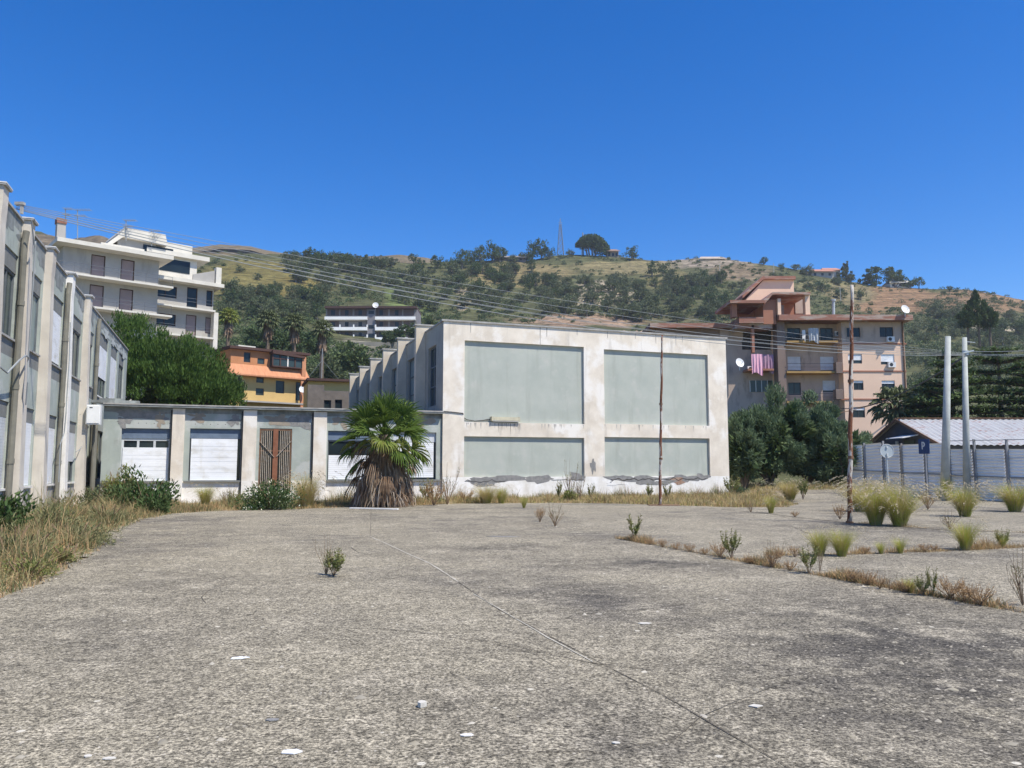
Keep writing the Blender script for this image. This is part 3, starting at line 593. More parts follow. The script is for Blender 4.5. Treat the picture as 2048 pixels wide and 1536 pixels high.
for t in (-11.4, -4.75, 2.6, -17.6):
    mb = MB(MW); x = tt(t) - .17; mb.tube([(x, -.12, .1), (x, -.12, 7.6), (x + .05, -.14, 8.0)], .085, 10)
    for z in (1.6, 3.6, 5.9): mb.tube([(x, -.12, z), (x, -.12, z + .14)], .1, 10)
    mb.obj("downpipe", M['pipe'], wng)
# pipes in the gap, ending at the link
for x, m_ in ((-14.98, 'pipe'), (-14.55, 'pipe')):
    mb = MB(MW); mb.tube([(tt(-.1), -(x + 15.1), .1), (tt(-.1), -(x + 15.1), 3.95)], .1, 10); mb.obj("downpipe", M[m_], wng)
# white meter cabinet
t_ = thing("electric_cabinet", "white electric box on the wing wall beside the low link roof", "electric box", S(-14.5, -.75, 3.2), AX)
mb = MB(); mb.box(-.28, .22, -.22, .2, 0, .78); mb.obj("case", M['white_p'], t_)
mb = MB(); mb.box(-.25, .19, -.245, -.222, .05, .73); mb.obj("door", M['white_p'], t_)
mb = MB(); mb.box(-.17, -.06, -.25, -.246, .64, .68); mb.obj("vent", M['darkfr'], t_)
# loose cables on the fins
def loose(pts, r, lab, m='cable'):
    mb = MB(); mb.tube(pts, r, 6); o = mb.obj("loose_cable", M[m]); tag(o, lab, "cable"); return o
def W_(t, z, e=.45): return S(-15.1 + e * .75, t + .65, z)
loose([W_(-12.6, 8.2), W_(-12.3, 7.6, .5), W_(-12.15, 7.75, .5), W_(-12.1, 4.4, .48), W_(-12.25, 3.8, .55), W_(-12.1, 3.2, .5), W_(-12.05, 3.5, .5)], .02, "thin grey cable tied down the first white fin in a loop")
loose([W_(-5.5, 6.6, .3), W_(-5.55, 5.2, .36), W_(-5.6, 3.9, .36), W_(-5.75, 3.4, .4), W_(-5.7, 2.7, .36), W_(-6.0, 2.3, .3), W_(-5.9, 1.0, .3)], .02, "pale cable running down beside the downpipe left of the middle fin")
loose([W_(-1.4, 3.6, .1), W_(-1.0, 2.9, .25), W_(-1.15, 2.5, .3), W_(-1.6, 2.2, .2), W_(-1.9, 2.1, .1)], .016, "short pale cable hanging by the electric cabinet")
loose([W_(-14.5, 4.1, .12), W_(-13.6, 3.9, .3), W_(-13.0, 4.3, .45), W_(-12.5, 4.5, .5), W_(-12.1, 4.5, .5)], .025, "pale cable looping across the window bay to the first white fin")
mb = MB(); mb.box(-.9, .9, -.2, .25, 0, .12); mb.box(-.6, .3, -.15, .2, .12, .2); o = mb.obj("roof_rubble", M['stainshade'], loc=None); o.location = S(-13.9, .3, 4.14); o.rotation_euler = (0, 0, AX); tag(o, "dark slab of rubble lying on the left end of the low roof", "rubble")
def solveY(px, py):
    d = ray(px, py); a = d.x / d.y; s_ = d.z / d.y; lo, hi = 60, ridgeY(a)
    if (hz(a * hi, hi) - EYE) / hi < s_: return None
    for _ in range(26):
        mid = (lo + hi) / 2
        if (hz(a * mid, mid) - EYE) / mid < s_: lo = mid
        else: hi = mid
    return lo
def onhill(px, py):
    """depth at which a pixel of the slope or skyline meets the hill"""
    q = ray(px, py); return solveY(px, py) or ridgeY(q.x / q.y) - 1.5
# ------------------------------------------------------------------ background buildings
class Fr:
    """building frame: origin at pixel (px, .) at depth Y, base height z0, turned by yaw; x along the facade, y into the building"""
    def __init__(s, px, Y, yaw, z0, py=935):
        p = at(px, py, Y); s.o = Vector((p.x, p.y, z0)); s.yaw = yaw; s.ux = Vector((math.cos(yaw), math.sin(yaw), 0)); s.uy = Vector((-math.sin(yaw), math.cos(yaw), 0))
    def lc(s, px, py, y=0):
        p = hit(px, py, s.o + s.uy * y, s.uy) - s.o; return p.dot(s.ux), p.z
    def rect(s, xl, yt, xr, yb, y=0):      # pixel corners: left edge gives the heights
        ym = (yt + yb) / 2; x0, z1 = s.lc(xl, yt, y); _, z0 = s.lc(xl, yb, y); x1, _ = s.lc(xr, ym, y); return x0, x1, z0, z1
    def box(s, mb, xl, yt, xr, yb, y, dep, mi=0):
        x0, x1, z0, z1 = s.rect(xl, yt, xr, yb, y); mb.box(x0, x1, y, y + dep, z0, z1, mi); return x0, x1, z0, z1
m_ivory = mat('ivory paint', (.40, .385, .36), (.35, .335, .31), .8, stain=(.27, .26, .24), sscale=(1, 1, .3), samt=(.58, .8))
m_ivoryw = mat('bright white paint', (.66, .63, .56), (.58, .55, .48), 1)
m_brownsh = mat('mauve brown shutter', (.30, .24, .24), (.25, .2, .2), 1); m_brownfr = mat('dark brown frame', (.05, .025, .02), (.07, .04, .03), 1)
M['mauve'] = m_brownsh; M['brownfr'] = m_brownfr
m_railing = mat('thin iron railing', (.12, .13, .15), (.15, .16, .17), 1)
# cream/white apartment house on the left
F1 = Fr(112, 77, math.radians(41.2), 0)
apt = thing("white_apartment_house", "tall white apartment house with long balconies behind the big pine", "building", F1.o, F1.yaw)
xa0, za = F1.lc(115, 473, 0); xa1, _ = F1.lc(348, 508, 0); WY = 1.55
za1 = F1.lc(150, 545)[1]; stH = 3.12
mb = MB(); sl = MB(); bal = MB(); rl = MB()
zf = [za - .45 - k * stH for k in range(0, 8)]
zs_floor = [za1] + [za1 - stH * k for k in range(1, 8)]
# section A
wa0, wa1 = xa0 + .9, xa1 - 1.0
holesA = []
dpx = [(182, 210), (242, 269)]
dxs = [(F1.lc(a, 530, WY)[0], F1.lc(b, 540, WY)[0]) for a, b in dpx]
for k in range(6):
    zz = zs_floor[k]
    for a, b in dxs: holesA.append((a, b, zz + .12, zz + 2.5))
mb.wall(wa0, wa1, -1, za, holesA, WY, .2, 0)
mb.quad((wa0, WY, -1), (wa0, 14, -1), (wa0, 14, za), (wa0, WY, za)); mb.quad((wa1, WY, -1), (wa1, 14, -1), (wa1, 14, za), (wa1, WY, za))
mb.box(wa0, wa1 - .01, 13.9, 14, -1, za)
mb.obj("wall", [m_ivory], apt)
for a, b, c, d in holesA:
    win(apt, Matrix.Translation((0, WY, 0)), a, b, c, d, .12, 'brownfr', 'mauve', 1, 1, .09, name='balcony_door')
r = MB(); r.box(xa0, xa1, 0, 15, za - .42, za); 
x0, x1, z0, z1 = F1.rect(185, 505, 305, 480, 1.2); r.box(x0 + 1, x1 - .5, 2.2, 8, za, za + .75)
r.obj("roof_slab", m_ivoryw, apt)
for k in range(6):
    zz = zs_floor[k]; b_ = MB(); b_.box(xa0 + .2, xa1 + .1, 0, WY, zz - .2, zz); b_.obj("balcony", m_ivoryw, apt)
    rr = MB()
    for h in (.62, 1.0): rr.bar((xa0 + .3, .06, zz + h), (xa1, .06, zz + h), .035)
    for j in range(9): x = xa0 + .3 + (xa1 - xa0 - .3) * j / 8; rr.bar((x, .06, zz), (x, .06, zz + 1.0), .03)
    rr.obj("railing", m_railing, apt)
# penthouse
p = MB(); x0, z0 = F1.lc(218, 500, 4.5); x1, _ = F1.lc(322, 520, 4.5); p.box(x0 + .8, x1 - .6, 4.5, 12, za, za + 2.6); p.obj("penthouse", m_ivory, apt)
p = MB(); p.prism([(x0 - .6, 4.0, za + .95), (x0 + .9, 4.0, za + 2.5), (x0 + 1.3, 4.0, za + 3.3), (x1 + .2, 4.0, za + 3.3), (x1 + .5, 4.0, za + 2.1), (x0 + 1.2, 4.0, za + 2.2), (x0 - .1, 4.0, za + .95)], (0, 7, 0)); p.obj("penthouse_roof", m_ivoryw, apt)
p = MB(); p.box(x0 + 3.4, x0 + 6.6, 4.42, 4.5, za + .95, za + 1.9); p.obj("penthouse_window", M['glass'], apt)
p = MB(); cx = F1.lc(122, 470, 3)[0]; p.box(cx - .38, cx + .38, 3, 3.8, za, za + 2.2, 0); p.box(cx - .45, cx + .45, 2.9, 3.9, za + 2.2, za + 2.7, 1); p.obj("chimney", [m_ivory, mat('terracotta cap', (.3, .14, .1), (.2, .1, .07), 3)], apt)
# section B, set back and lower
YB = 2.2; WB = YB + 1.3
xb0, zb = F1.lc(318, 549, YB); xb1, _ = F1.lc(449, 566, YB)
zb1 = F1.lc(318, 606, YB)[1]
wb0, wb1 = xa1 - 1.0 + .02, xb1 - .7
holesB = []; dxb = [(F1.lc(374, 590, WB)[0], F1.lc(395, 590, WB)[0]), (F1.lc(413, 590, WB)[0], F1.lc(425, 590, WB)[0])]
for k in range(7):
    zz = zb1 - 3.12 * k
    holesB += [(dxb[0][0], dxb[0][1], zz + .1, zz + 2.5), (dxb[1][0], dxb[1][1], zz + .6, zz + 2.45), (wb0 + .2, wb0 + 2.6, zz + 1.0, zz + 2.3)]
mb = MB(); mb.wall(wb0, wb1, -1, zb, holesB, WB, .2, 0); mb.quad((wb1, WB, -1), (wb1, 14, -1), (wb1, 14, zb), (wb1, WB, zb)); mb.obj("rear_wall", [m_ivory], apt)
for i, (a, b, c, d) in enumerate(holesB):
    win(apt, Matrix.Translation((0, WB, 0)), a, b, c, d, .12, 'brownfr', 'glass' if (i < 3 or i % 3 == 2) else 'mauve', 1 if i % 3 < 2 else 2, 1, .08, name='balcony_door' if i % 3 == 0 else 'window')
r = MB(); r.box(wb0, xb1, YB, 15, zb - .4, zb); r.obj("lower_roof_slab", m_ivoryw, apt)
for k in range(7):
    zz = zb1 - 3.12 * k; b_ = MB(); b_.box(wb0, xb1 - .9, YB, WB, zz - .2, zz); b_.obj("balcony", m_ivoryw, apt)
    rr = MB()
    for h in (.62, 1.0): rr.bar((wb0 + .1, YB + .06, zz + h), (xb1 - 1, YB + .06, zz + h), .03)
    rr.obj("railing", m_railing, apt)
q = MB(); q.box(xb1 - .95, xb1 - .45, YB + .25, YB + 1.2, -1, zb1 - .2); q.obj("corner_column", m_ivoryw, apt)
q = MB(); q.box(xb1 - .9, xb1 - .3, YB + .2, YB + .9, zb, zb + 1.9); q.obj("chimney", m_ivoryw, apt); q = MB(); q.prism([(xb1 - 3.4, YB + .4, zb), (xb1 - 1, YB + .4, zb), (xb1 - 1, YB + .4, zb + 1.5), (xb1 - 3.4, YB + .4, zb + .7)], (0, .2, 0)); q.obj("roof_screen", m_ivory, apt)
q = MB(); x0, z0 = F1.lc(352, 520, 7); x1 = F1.lc(357, 520, 7)[0]; q.box(wb0 - .5, wb0 + 5.2, 5, 12, zb, zb + 2.9); q.obj("stair_tower", m_ivoryw, apt)
q = MB(); q.box(wb0 - .5, wb0 + 6.4, 4.4, 12, zb + 2.9, zb + 3.4); q.box(wb0 - .5, wb0 + 4.6, 5, 12, zb + 3.4, zb + 4.5); q.obj("stair_tower_roof", m_ivoryw, apt)
q = MB(); q.box(wb0 + .8, wb0 + 4.4, 4.95, 5.0, zb + 1.2, zb + 2.6); q.obj("stair_tower_window", M['glass'], apt)
def antenna(px, py0, py1, Y, w, lab):
    a = at(px, py1, Y); b = at(px, py0, Y); mb = MB(); mb.tube([a, b], .05, 6)
    for h, l in ((0, 1), (.55, .7)):
        z = b.z - h * 1.2; mb.bar((b.x - w * .2, b.y, z), (b.x + w * l, b.y - .3, z - .12), .05)
        for k in range(6): x = b.x - w * .1 + w * l * k / 5; mb.bar((x, b.y - .5, z), (x, b.y + .4, z), .03)
    tag(mb.obj("roof_antenna", M['cable']), lab, "antenna")
antenna(155, 420, 478, 86, 1.6, "tall lattice mast antenna left on the white apartment roof"); antenna(131, 418, 480, 84, .9, "thin aerial beside the chimney of the white apartment house")
antenna(252, 441, 482, 84, 1.2, "aerial above the penthouse of the white apartment house"); antenna(303, 462, 492, 86, 1.1, "low aerial at the right end of the penthouse roof")

# orange house
m_or = mat('orange plaster', (.50, .23, .11), (.45, .2, .09), 1); m_ory = mat('yellow plaster', (.60, .42, .17), (.54, .37, .15), 1); m_tile = mat('orange roof tiles', (.58, .28, .15), (.48, .21, .11), (6, .8, .8), bump=.5, bscale=(5, .5, .5)); m_dk = mat('dark roof edge', (.07, .04, .035), (.09, .05, .04), 1)
F2 = Fr(468, 86, math.radians(41), 0)
oh = thing("orange_house", "orange and yellow house with tiled canopy behind the low link", "building", F2.o, F2.yaw)
x0, zt = F2.lc(462, 697); x1, _ = F2.lc(612, 712); zt -= 0
mb = MB(); zc = F2.lc(476, 742)[1]; zm = F2.lc(490, 740, 0)[1]
wins = [F2.rect(488, 704, 501, 724), F2.rect(515, 716, 529, 727.5)]
low = [F2.rect(513, 753, 528, 765), F2.rect(512, 776, 528, 790), F2.rect(552, 761, 569, 786), F2.rect(592, 764, 602, 801), F2.rect(479, 760, 490, 776)]
zsplit = F2.lc(486, 745)[1]
mb.wall(x0, x1, zsplit, zt, wins, 0, .15, 0); mb.wall(x0 + .1, x1, 0, zsplit, low, .02, .15, 1)
mb.quad((x1, 0, 0), (x1, 9, 0), (x1, 9, zt), (x1, 0, zt)); mb.quad((x0, 0, 0), (x0, 9, 0), (x0, 9, zt), (x0, 0, zt)); mb.obj("wall", [m_or, m_ory], oh)
for i, (a, b, c, d) in enumerate(wins): win(oh, i4, a, b, c, d, .1, 'darkfr', 'glassb' if i else 'glass', 1, 1, .07)
for i, (a, b, c, d) in enumerate(low): win(oh, i4, a, b, c, d, .12, 'darkfr', 'glassb' if i < 2 else 'glass', 1, 1, .07, name='door' if i == 3 else 'window')
r = MB(); r.box(x0 - .3, x1 + .3, -.5, 9, zt, zt + .28); r.obj("roof", m_dk, oh)
r = MB(); r.box(x0 + 1.6, x0 + 3.6, 2, 4, zt + .28, zt + .8); r.obj("roof_hatch", m_ivoryw, oh)
r = MB(); za_, zb_ = zsplit + .9, zsplit - .25; r.add([(x0 - .7, -.95, zb_), (x1 + .1, -.95, zb_), (x1, -.01, za_), (x0, -.01, za_), (x0 - .7, -.95, zb_ - .15), (x1 + .1, -.95, zb_ - .15), (x1, -.01, zb_ - .15), (x0, -.01, zb_ - .15)], [(0, 1, 2, 3), (4, 7, 6, 5), (0, 4, 5, 1), (1, 5, 6, 2), (3, 7, 4, 0)]); r.obj("canopy_roof", m_tile, oh)
a, b, c, d = F2.rect(545, 703, 604, 731, -.6)
g_ = MB(); g_.box(a, b, -.7, -.02, c, d - .3); g_.obj("veranda_glazing", M['glassb'], oh)
g_ = MB()
for k in range(5): x = a + (b - a) * k / 4; g_.box(x - .07, x + .07, -.78, -.7, c, d - .25, 1 if k == 2 else 0)
g_.box(a, b, -.77, -.71, c + (d - c) * .5, c + (d - c) * .5 + .1); g_.box(a, b, -.78, -.1, c - .12, c); g_.prism([(a - .1, -1, d - .25), (b + .2, -1, d - .5), (b + .2, -1, d - .25), (a - .1, -1, d + .1)], (0, 1.2, 0)); g_.obj("veranda_frame", [m_dk, M['cream']], oh)
g_ = MB(); a2 = F2.lc(603, 735, -.6)[0]; g_.box(a2, a2 + .45, -.8, -.3, zb_, d - .3); g_.obj("corner_pier", m_tile, oh)
a, b, c, d = F2.rect(487, 800, 612, 803, -.9); g_ = MB(); g_.box(a, b, -.9, .0, c, d); g_.obj("balcony", m_ivory, oh)
g_ = MB(); c0 = F2.lc(602, 765, -.8)[0]; g_.box(c0, c0 + .3, -.85, -.6, 0, zsplit - .4); g_.obj("porch_post", m_tile, oh)
dsh = dish(None, F2.o + F2.ux * F2.lc(606, 778, -1.4)[0] + F2.uy * -1.4 + Vector((0, 0, F2.lc(606, 778, -1.4)[1])), (.2, -1, .3), .42); tag(dsh, "white satellite dish on a post at the corner of the orange house", "satellite dish")
# yellow annex with brown wall behind the block flank
F3 = Fr(617, 80, math.radians(19), 0)
yx = thing("yellow_annex", "low brown and yellow annex between the orange house and the block", "building", F3.o, F3.yaw)
a, b, c, d = F3.rect(617, 762, 700, 815); mb = MB(); mb.box(a, b, 0, 6, 0, d); mb.obj("wall", m_ory, yx)
mb = MB(); mb.box(a - .2, b + .4, -.7, 6.2, d, d + .25); mb.obj("roof", m_dk, yx)
bw = thing("brick_annex", "unplastered brown annex with two dark windows beside the yellow one", "building", Fr(617, 66, AX, 0).o, AX)
F4 = Fr(617, 66, AX, 0); mb = MB(); a, b, c, d = F4.rect(616, 769, 648, 815, 0); mb.box(a, b, 0, .3, 0, d)
hl = [F4.rect(648, 800, 662, 830, .0), F4.rect(670, 799, 684, 830, .0)]; a2, b2, c2, d2 = F4.rect(648.2, 781, 720, 815, 0); mb.wall(a2, b2, 0, d2, hl, 0, .2, 0); mb.box(a2, b2, 2.6, 2.7, 0, d2 - .1)
mb.obj("wall", mat('brown raw render', (.2, .17, .14), (.14, .12, .1), 1.5, bump=.5), bw)
for q in hl: win(bw, i4, *q, .15, 'darkfr', 'glass', 1, 1, .08)
# white residence on the hillside
m_hg = mat('shaded grey plaster', (.24, .23, .24), (.2, .19, .2), .3); m_hb = mat('wine brown render', (.12, .095, .09), (.09, .07, .07), .3)
F5 = Fr(652, 238, 0, hz(at(652, 935, 238).x, 238) - 3)
ht = thing("hillside_residence", "long three storey residence with white balcony bands on the hillside", "building", F5.o, 0)
mb = MB(); m_hw = mat('fresh white balcony paint', (.93, .92, .88), (.85, .84, .8), .5); a, b, c, d = F5.rect(652, 614, 834, 700, 0); mb.box(a, b, 0, 10, 0, d); mb.obj("wall", m_hg, ht)
mb = MB(); r0 = F5.rect(651, 612, 833, 616, -2); mb.box(r0[0] - .3, r0[1], -2, 11, r0[2], r0[3]); mb.obj("roof", m_dk, ht)
for yt, yb in ((633, 639), (654, 660.5), (674.5, 680)):
    for xl, xr in ((649, 734.5), (750, 831)):
        mb = MB(); F5.box(mb, xl, yt, xr, yb, -1.8, .2); q = F5.rect(xl, yb - 1, xr, yb, -1.8); mb.box(q[0], q[1], -1.6, 0, q[2], q[3]); mb.obj("balcony", m_hw, ht)
mb = MB(); F5.box(mb, 735, 619, 750, 690, -1.2, 1.2); mb.obj("stair_tower", m_hg, ht)
for yt, yb in ((621, 628), (650, 657), (667, 680)): mb = MB(); F5.box(mb, 737, yt, 748, yb, -1.25, .04); mb.obj("stair_window", M['glass'], ht)
for yt, yb in ((617, 631), (641, 653), (662, 674)):
    for xl, xr, m_ in ((655, 678, m_hb), (681, 705, m_hb if yt != 641 else m_hg), (709, 733, m_hg), (753, 776, m_hb), (780, 804, m_hb), (807, 828, m_hb)):
        mb = MB(); F5.box(mb, xl, yt + 1, xr, yb, -.06, .05); mb.obj("loggia_infill", m_ if yt > 620 else m_hb, ht)
    for xl, xr in ((662, 670), (690, 697), (717, 724), (759, 766), (790, 797)):
        mb = MB(); F5.box(mb, xl, yt + 3, xr, yb, -.12, .05); mb.obj("window", M['glass'], ht)
for yt, yb in ((641, 654), (661, 675)):
    for x in (649, 678.5, 706, 733, 750, 805): mb = MB(); F5.box(mb, x, yt + 8, x + 2.2, yb, -1.79, .3); mb.obj("balcony_pier", m_hw, ht)
tag(dish(None, at(751, 610, 236), (.1, -1, .3), .9), "white satellite dish on the roof of the hillside residence", "satellite dish")
mb = MB(); F6 = Fr(655, 225, 0, hz(at(740, 935, 225).x, 225) - 2); F6.box(mb, 690, 684, 850, 700, 0, .6); F6.box(mb, 700, 703, 850, 712, -6, .6); o = mb.obj("retaining_wall", mat('dirty retaining wall', (.3, .28, .23), (.2, .19, .16), .4)); o.location = F6.o; tag(o, "low grey stone retaining wall below the hillside residence", "wall")

# peach apartment building on the right
m_pe = mat('peach plaster', (.84, .60, .44), (.78, .55, .40), .5, bump=.1); m_pshade = mat('shade greyed plaster', (.48, .375, .30), (.40, .31, .25), .5, stain=(.2, .16, .13), sscale=(1, 1, .4), samt=(.55, .75)); m_pb = mat('flaking brick red fascia', (.36, .17, .12), (.28, .14, .1), .8, stain=(.42, .33, .27), sscale=(.5, .5, 2.5), samt=(.5, .6)); m_pd = mat('dark brown concrete', (.25, .185, .15), (.2, .145, .12), .6, stain=(.25, .2, .17), sscale=(1, 1, .4), samt=(.55, .7)); m_terr = mat('terracotta soffit', (.4, .19, .12), (.33, .15, .1), .6); m_gold = mat('ochre balcony slab', (.42, .27, .1), (.35, .22, .09), 1)  # upper and left peach plaster greyed: the overhang's shade is in its colour
F7 = Fr(1553, 87, 0, 2.5)
pa = thing("peach_apartment_building", "peach apartment building with brown terraces and laundry right of the block", "building", F7.o, 0)
Rr = lambda xl, yt, xr, yb, y=0: F7.rect(xl, yt, xr, yb, y)
# right hand facade (plane y=0) with windows
wn_ = [(1693, 655, 1721, 674), (1759, 654, 1787, 674), (1696, 708, 1724, 727), (1761, 708, 1789, 729), (1707, 761, 1727, 780), (1763, 761, 1790, 785), (1705, 814, 1730, 835)]
wr = [Rr(*q) for q in wn_]
X0, X1, Zb, Zt = Rr(1682, 640, 1812, 851); _, zg = F7.lc(1682, 684)
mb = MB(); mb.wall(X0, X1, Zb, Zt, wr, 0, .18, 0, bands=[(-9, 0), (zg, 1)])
mb.quad((X1, 0, Zb), (X1, 11, Zb), (X1, 11, Zt), (X1, 0, Zt)); mb.quad((X0, 0, Zb), (X1, 0, Zb), (X1, 11, Zb), (X0, 11, Zb))
XL = Rr(1552, 640, 1682, 700)[0]; YL = 1.3
wl_ = [(1574, 656, 1601, 684), (1640, 656, 1666, 684), (1575, 713, 1602, 742), (1640, 713, 1668, 742), (1645, 761, 1671, 784), (1576, 765, 1602, 790)]
wlr = [Rr(*q, YL) for q in wl_]
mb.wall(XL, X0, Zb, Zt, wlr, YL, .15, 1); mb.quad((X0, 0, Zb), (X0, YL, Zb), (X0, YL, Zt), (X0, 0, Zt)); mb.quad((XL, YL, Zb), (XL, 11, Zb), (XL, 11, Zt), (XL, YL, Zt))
mb.obj("wall", [m_pe, m_pshade], pa)
for i, q in enumerate(wr): win(pa, i4, *q, .14, 'darkfr', 'glass' if i not in (2, 3) else 'glassb', 2, 1, .08, shut=(0, 0, .7, .75, .3, .3, .3)[i], shutm='shut')
for i, q in enumerate(wlr): win(pa, Matrix.Translation((0, YL, 0)), *q, .12, 'darkfr', 'glassb', 2, 1, .08, name='balcony_door', shut=(0, 0, .95, .95, .9, 0)[i], shutm='shutg')
for py in (686, 741, 797):
    mb = MB(); F7.box(mb, 1682, py, 1813, py + 3, -.06, .06); mb.obj("string_course", m_terr, pa)
mb = MB(); F7.box(mb, 1558, 629, 1826, 640, -1.2, 13); mb.obj("roof_parapet", m_pb, pa)
for py, m_, xr in ((676, m_pd, 1676), (737, m_gold, 1672), (797, m_gold, 1665)):
    mb = MB(); F7.box(mb, 1574, py + 5, xr, py + 9, -.4, 1.7); mb.obj("balcony", m_gold, pa)
    rr = MB(); q = Rr(1574, py - 10, xr, py + 4, -.35)
    if py == 676:
        rr.bar((q[0], -.35, q[3]), (q[1], -.35, q[3]), .05)
        for k in range(40): x = q[0] + (q[1] - q[0]) * k / 39; rr.bar((x, -.35, q[2]), (x, -.35, q[3]), .03)
    else:
        rr.bar((q[0], -.35, q[3]), (q[1], -.35, q[3]), .04); rr.bar((q[0], -.35, (q[3] + q[2]) / 2), (q[1], -.35, (q[3] + q[2]) / 2), .03)
    rr.obj("railing", M['darkfr'], pa)
for xl, yt, xr, yb in ((1672, 724, 1685, 746), (1672, 778, 1687, 798)): mb = MB(); F7.box(mb, xl, yt, xr, yb, -.7, .8); mb.obj("balcony_cupboard", m_pd, pa)
mb = MB(); F7.box(mb, 1552, 610, 1572, 850, -.2, 1.4); mb.obj("stair_shaft", m_pd, pa)  # shaft in the darker brown concrete
# left wing of it, shade put into its colour, set a little back
YW = 1.8
mb = MB(); F7.box(mb, 1440, 660, 1552, 850, YW, 9); mb.obj("left_wall", m_pshade, pa)
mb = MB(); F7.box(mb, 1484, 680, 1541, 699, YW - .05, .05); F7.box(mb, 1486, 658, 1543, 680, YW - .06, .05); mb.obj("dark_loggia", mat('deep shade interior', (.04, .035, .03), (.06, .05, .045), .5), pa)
mb = MB(); F7.box(mb, 1503, 650, 1509, 705, -.4, .5); mb.obj("terrace_column", m_terr, pa)
mb = MB(); F7.box(mb, 1478, 634, 1527, 646, -.9, 6); F7.box(mb, 1470, 646, 1545, 657, -.4, 5); mb.obj("terrace_beam", m_pb, pa)
mb = MB(); F7.box(mb, 1300, 646, 1478, 655, .8, 8); mb.obj("long_parapet", m_pb, pa)
mb = MB(); F7.box(mb, 1312, 655, 1452, 700, 2, 6); mb.obj("low_wing", m_pd, pa)
mb = MB(); F7.box(mb, 1496, 737, 1548, 741, -.3, 2); mb.obj("balcony", m_terr, pa)
mb = MB(); F7.box(mb, 1499, 761, 1546, 784, YW - .08, .05); mb.obj("veranda_window", M['glassb'], pa)
mb = MB()
for k in range(5): x = Rr(1499, 761, 1546, 784, YW)[0] + (Rr(1499, 761, 1546, 784, YW)[1] - Rr(1499, 761, 1546, 784, YW)[0]) * k / 4; mb.box(x - .04, x + .04, YW - .14, YW - .09, Rr(1499, 761, 1546, 784, YW)[2], Rr(1499, 761, 1546, 784, YW)[3])
mb.obj("veranda_frame", M['whfr'], pa)
# roof terraces (open loggias with sloping roofs)
mb = MB(); F7.box(mb, 1460, 600, 1530, 606, -1.5, 6.5); mb.obj("terrace_roof", m_pb, pa)
for q_ in ((1464, 606, 1474, 634, -.8, .9), (1526, 604, 1552, 648, -.6, 3)): mb = MB(); F7.box(mb, *q_); mb.obj("terrace_pier", m_terr, pa)
mb = MB(); F7.box(mb, 1474, 606, 1526, 634, 4.5, .2); mb.obj("terrace_back_wall", m_terr, pa)
mb = MB(); q = Rr(1545, 584, 1621, 589, -1.2); q2 = Rr(1528, 600, 1545, 610, -1.2)
mb.prism([(q[0], -1.2, q[3]), (q[1], -1.2, q[3]), (q[1], -1.2, q[2]), (q[0], -1.2, q[2]), (q2[0], -1.2, q2[3] - .5), (q2[0], -1.2, q2[3])], (0, 6, 0)); mb.obj("upper_terrace_roof", m_pb, pa)
for q_ in ((1555, 597, 1562, 629, -.9, .4), (1610, 590, 1620, 629, -.9, .8)): mb = MB(); F7.box(mb, *q_); mb.obj("upper_terrace_column", m_pe, pa)
for q_ in ((1562, 589, 1612, 629, 3.6, .2), (1535, 600, 1556, 629, -.5, .3)): mb = MB(); F7.box(mb, *q_); mb.obj("upper_terrace_wall", m_terr, pa)
mb = MB(); F7.box(mb, 1590, 598, 1608, 627, 3.5, .06); mb.obj("upper_terrace_opening", m_pshade, pa)
mb = MB(); q = Rr(1527, 560, 1588, 600, 5); q3 = Rr(1492, 598, 1527, 610, 5); mb.prism([(q3[0], 5, q3[2]), (q[0], 5, q[2]), (q[0], 5, q[2]), (q[1], 5, q[2]), (q[1], 5, q[3]), (q[0], 5, q[3]), (q3[0], 5, q3[3])], (0, 5, 0)); mb.obj("roof_house", m_pe, pa)
mb = MB(); mb.prism([(q3[0] - .5, 4.6, q3[3]), (q[0] - .1, 4.6, q[3]), (q[1] + .1, 4.6, q[3]), (q[1] + .1, 4.6, q[3] + .38), (q[0] - .2, 4.6, q[3] + .38), (q3[0] - .5, 4.6, q3[3] + .38)], (0, 6, 0)); mb.obj("roof_house_roof", m_pb, pa)
mb = MB(); mb.tube([at(1667, 629, 88), at(1667, 602, 88)], .17, 8); mb.tube([at(1667, 602, 88), at(1667, 599, 88)], .26, 8); mb.obj("flue", M['signback'], None); o = C.objects["flue"]; tag(o, "metal chimney flue standing on the peach building roof", "chimney flue")
mb = MB(); xp = F7.lc(1806, 690)[0]; mb.tube([(xp, -.1, Zb - 2), (xp, -.1, Zt)], .09, 6); mb.obj("downpipe", M['rustgate'], pa)
tag(dish(None, at(1811, 618, 85.5), (.25, -1, .35), .5), "white satellite dish on the right end of the peach building roof", "satellite dish")
tag(dish(None, at(1480, 725, 84), (.35, -1, .3), .5), "white satellite dish beside the pink laundry", "satellite dish")
for px, py, y, lab in ((1675.5, 668, 1.2, "top balcony"), (1779.5, 679, 0, "upper right window"), (1782, 730, 0, "middle right window"), (1501, 738, 1.0, "laundry balcony")):
    x, z = F7.lc(px, py, y); a_ = ac(None, 0, 0, 0, 1.0); a_.location = F7.o + Vector((x, y - .02, z)); tag(a_, "white air conditioner unit by the %s of the peach building" % lab, "air conditioner")
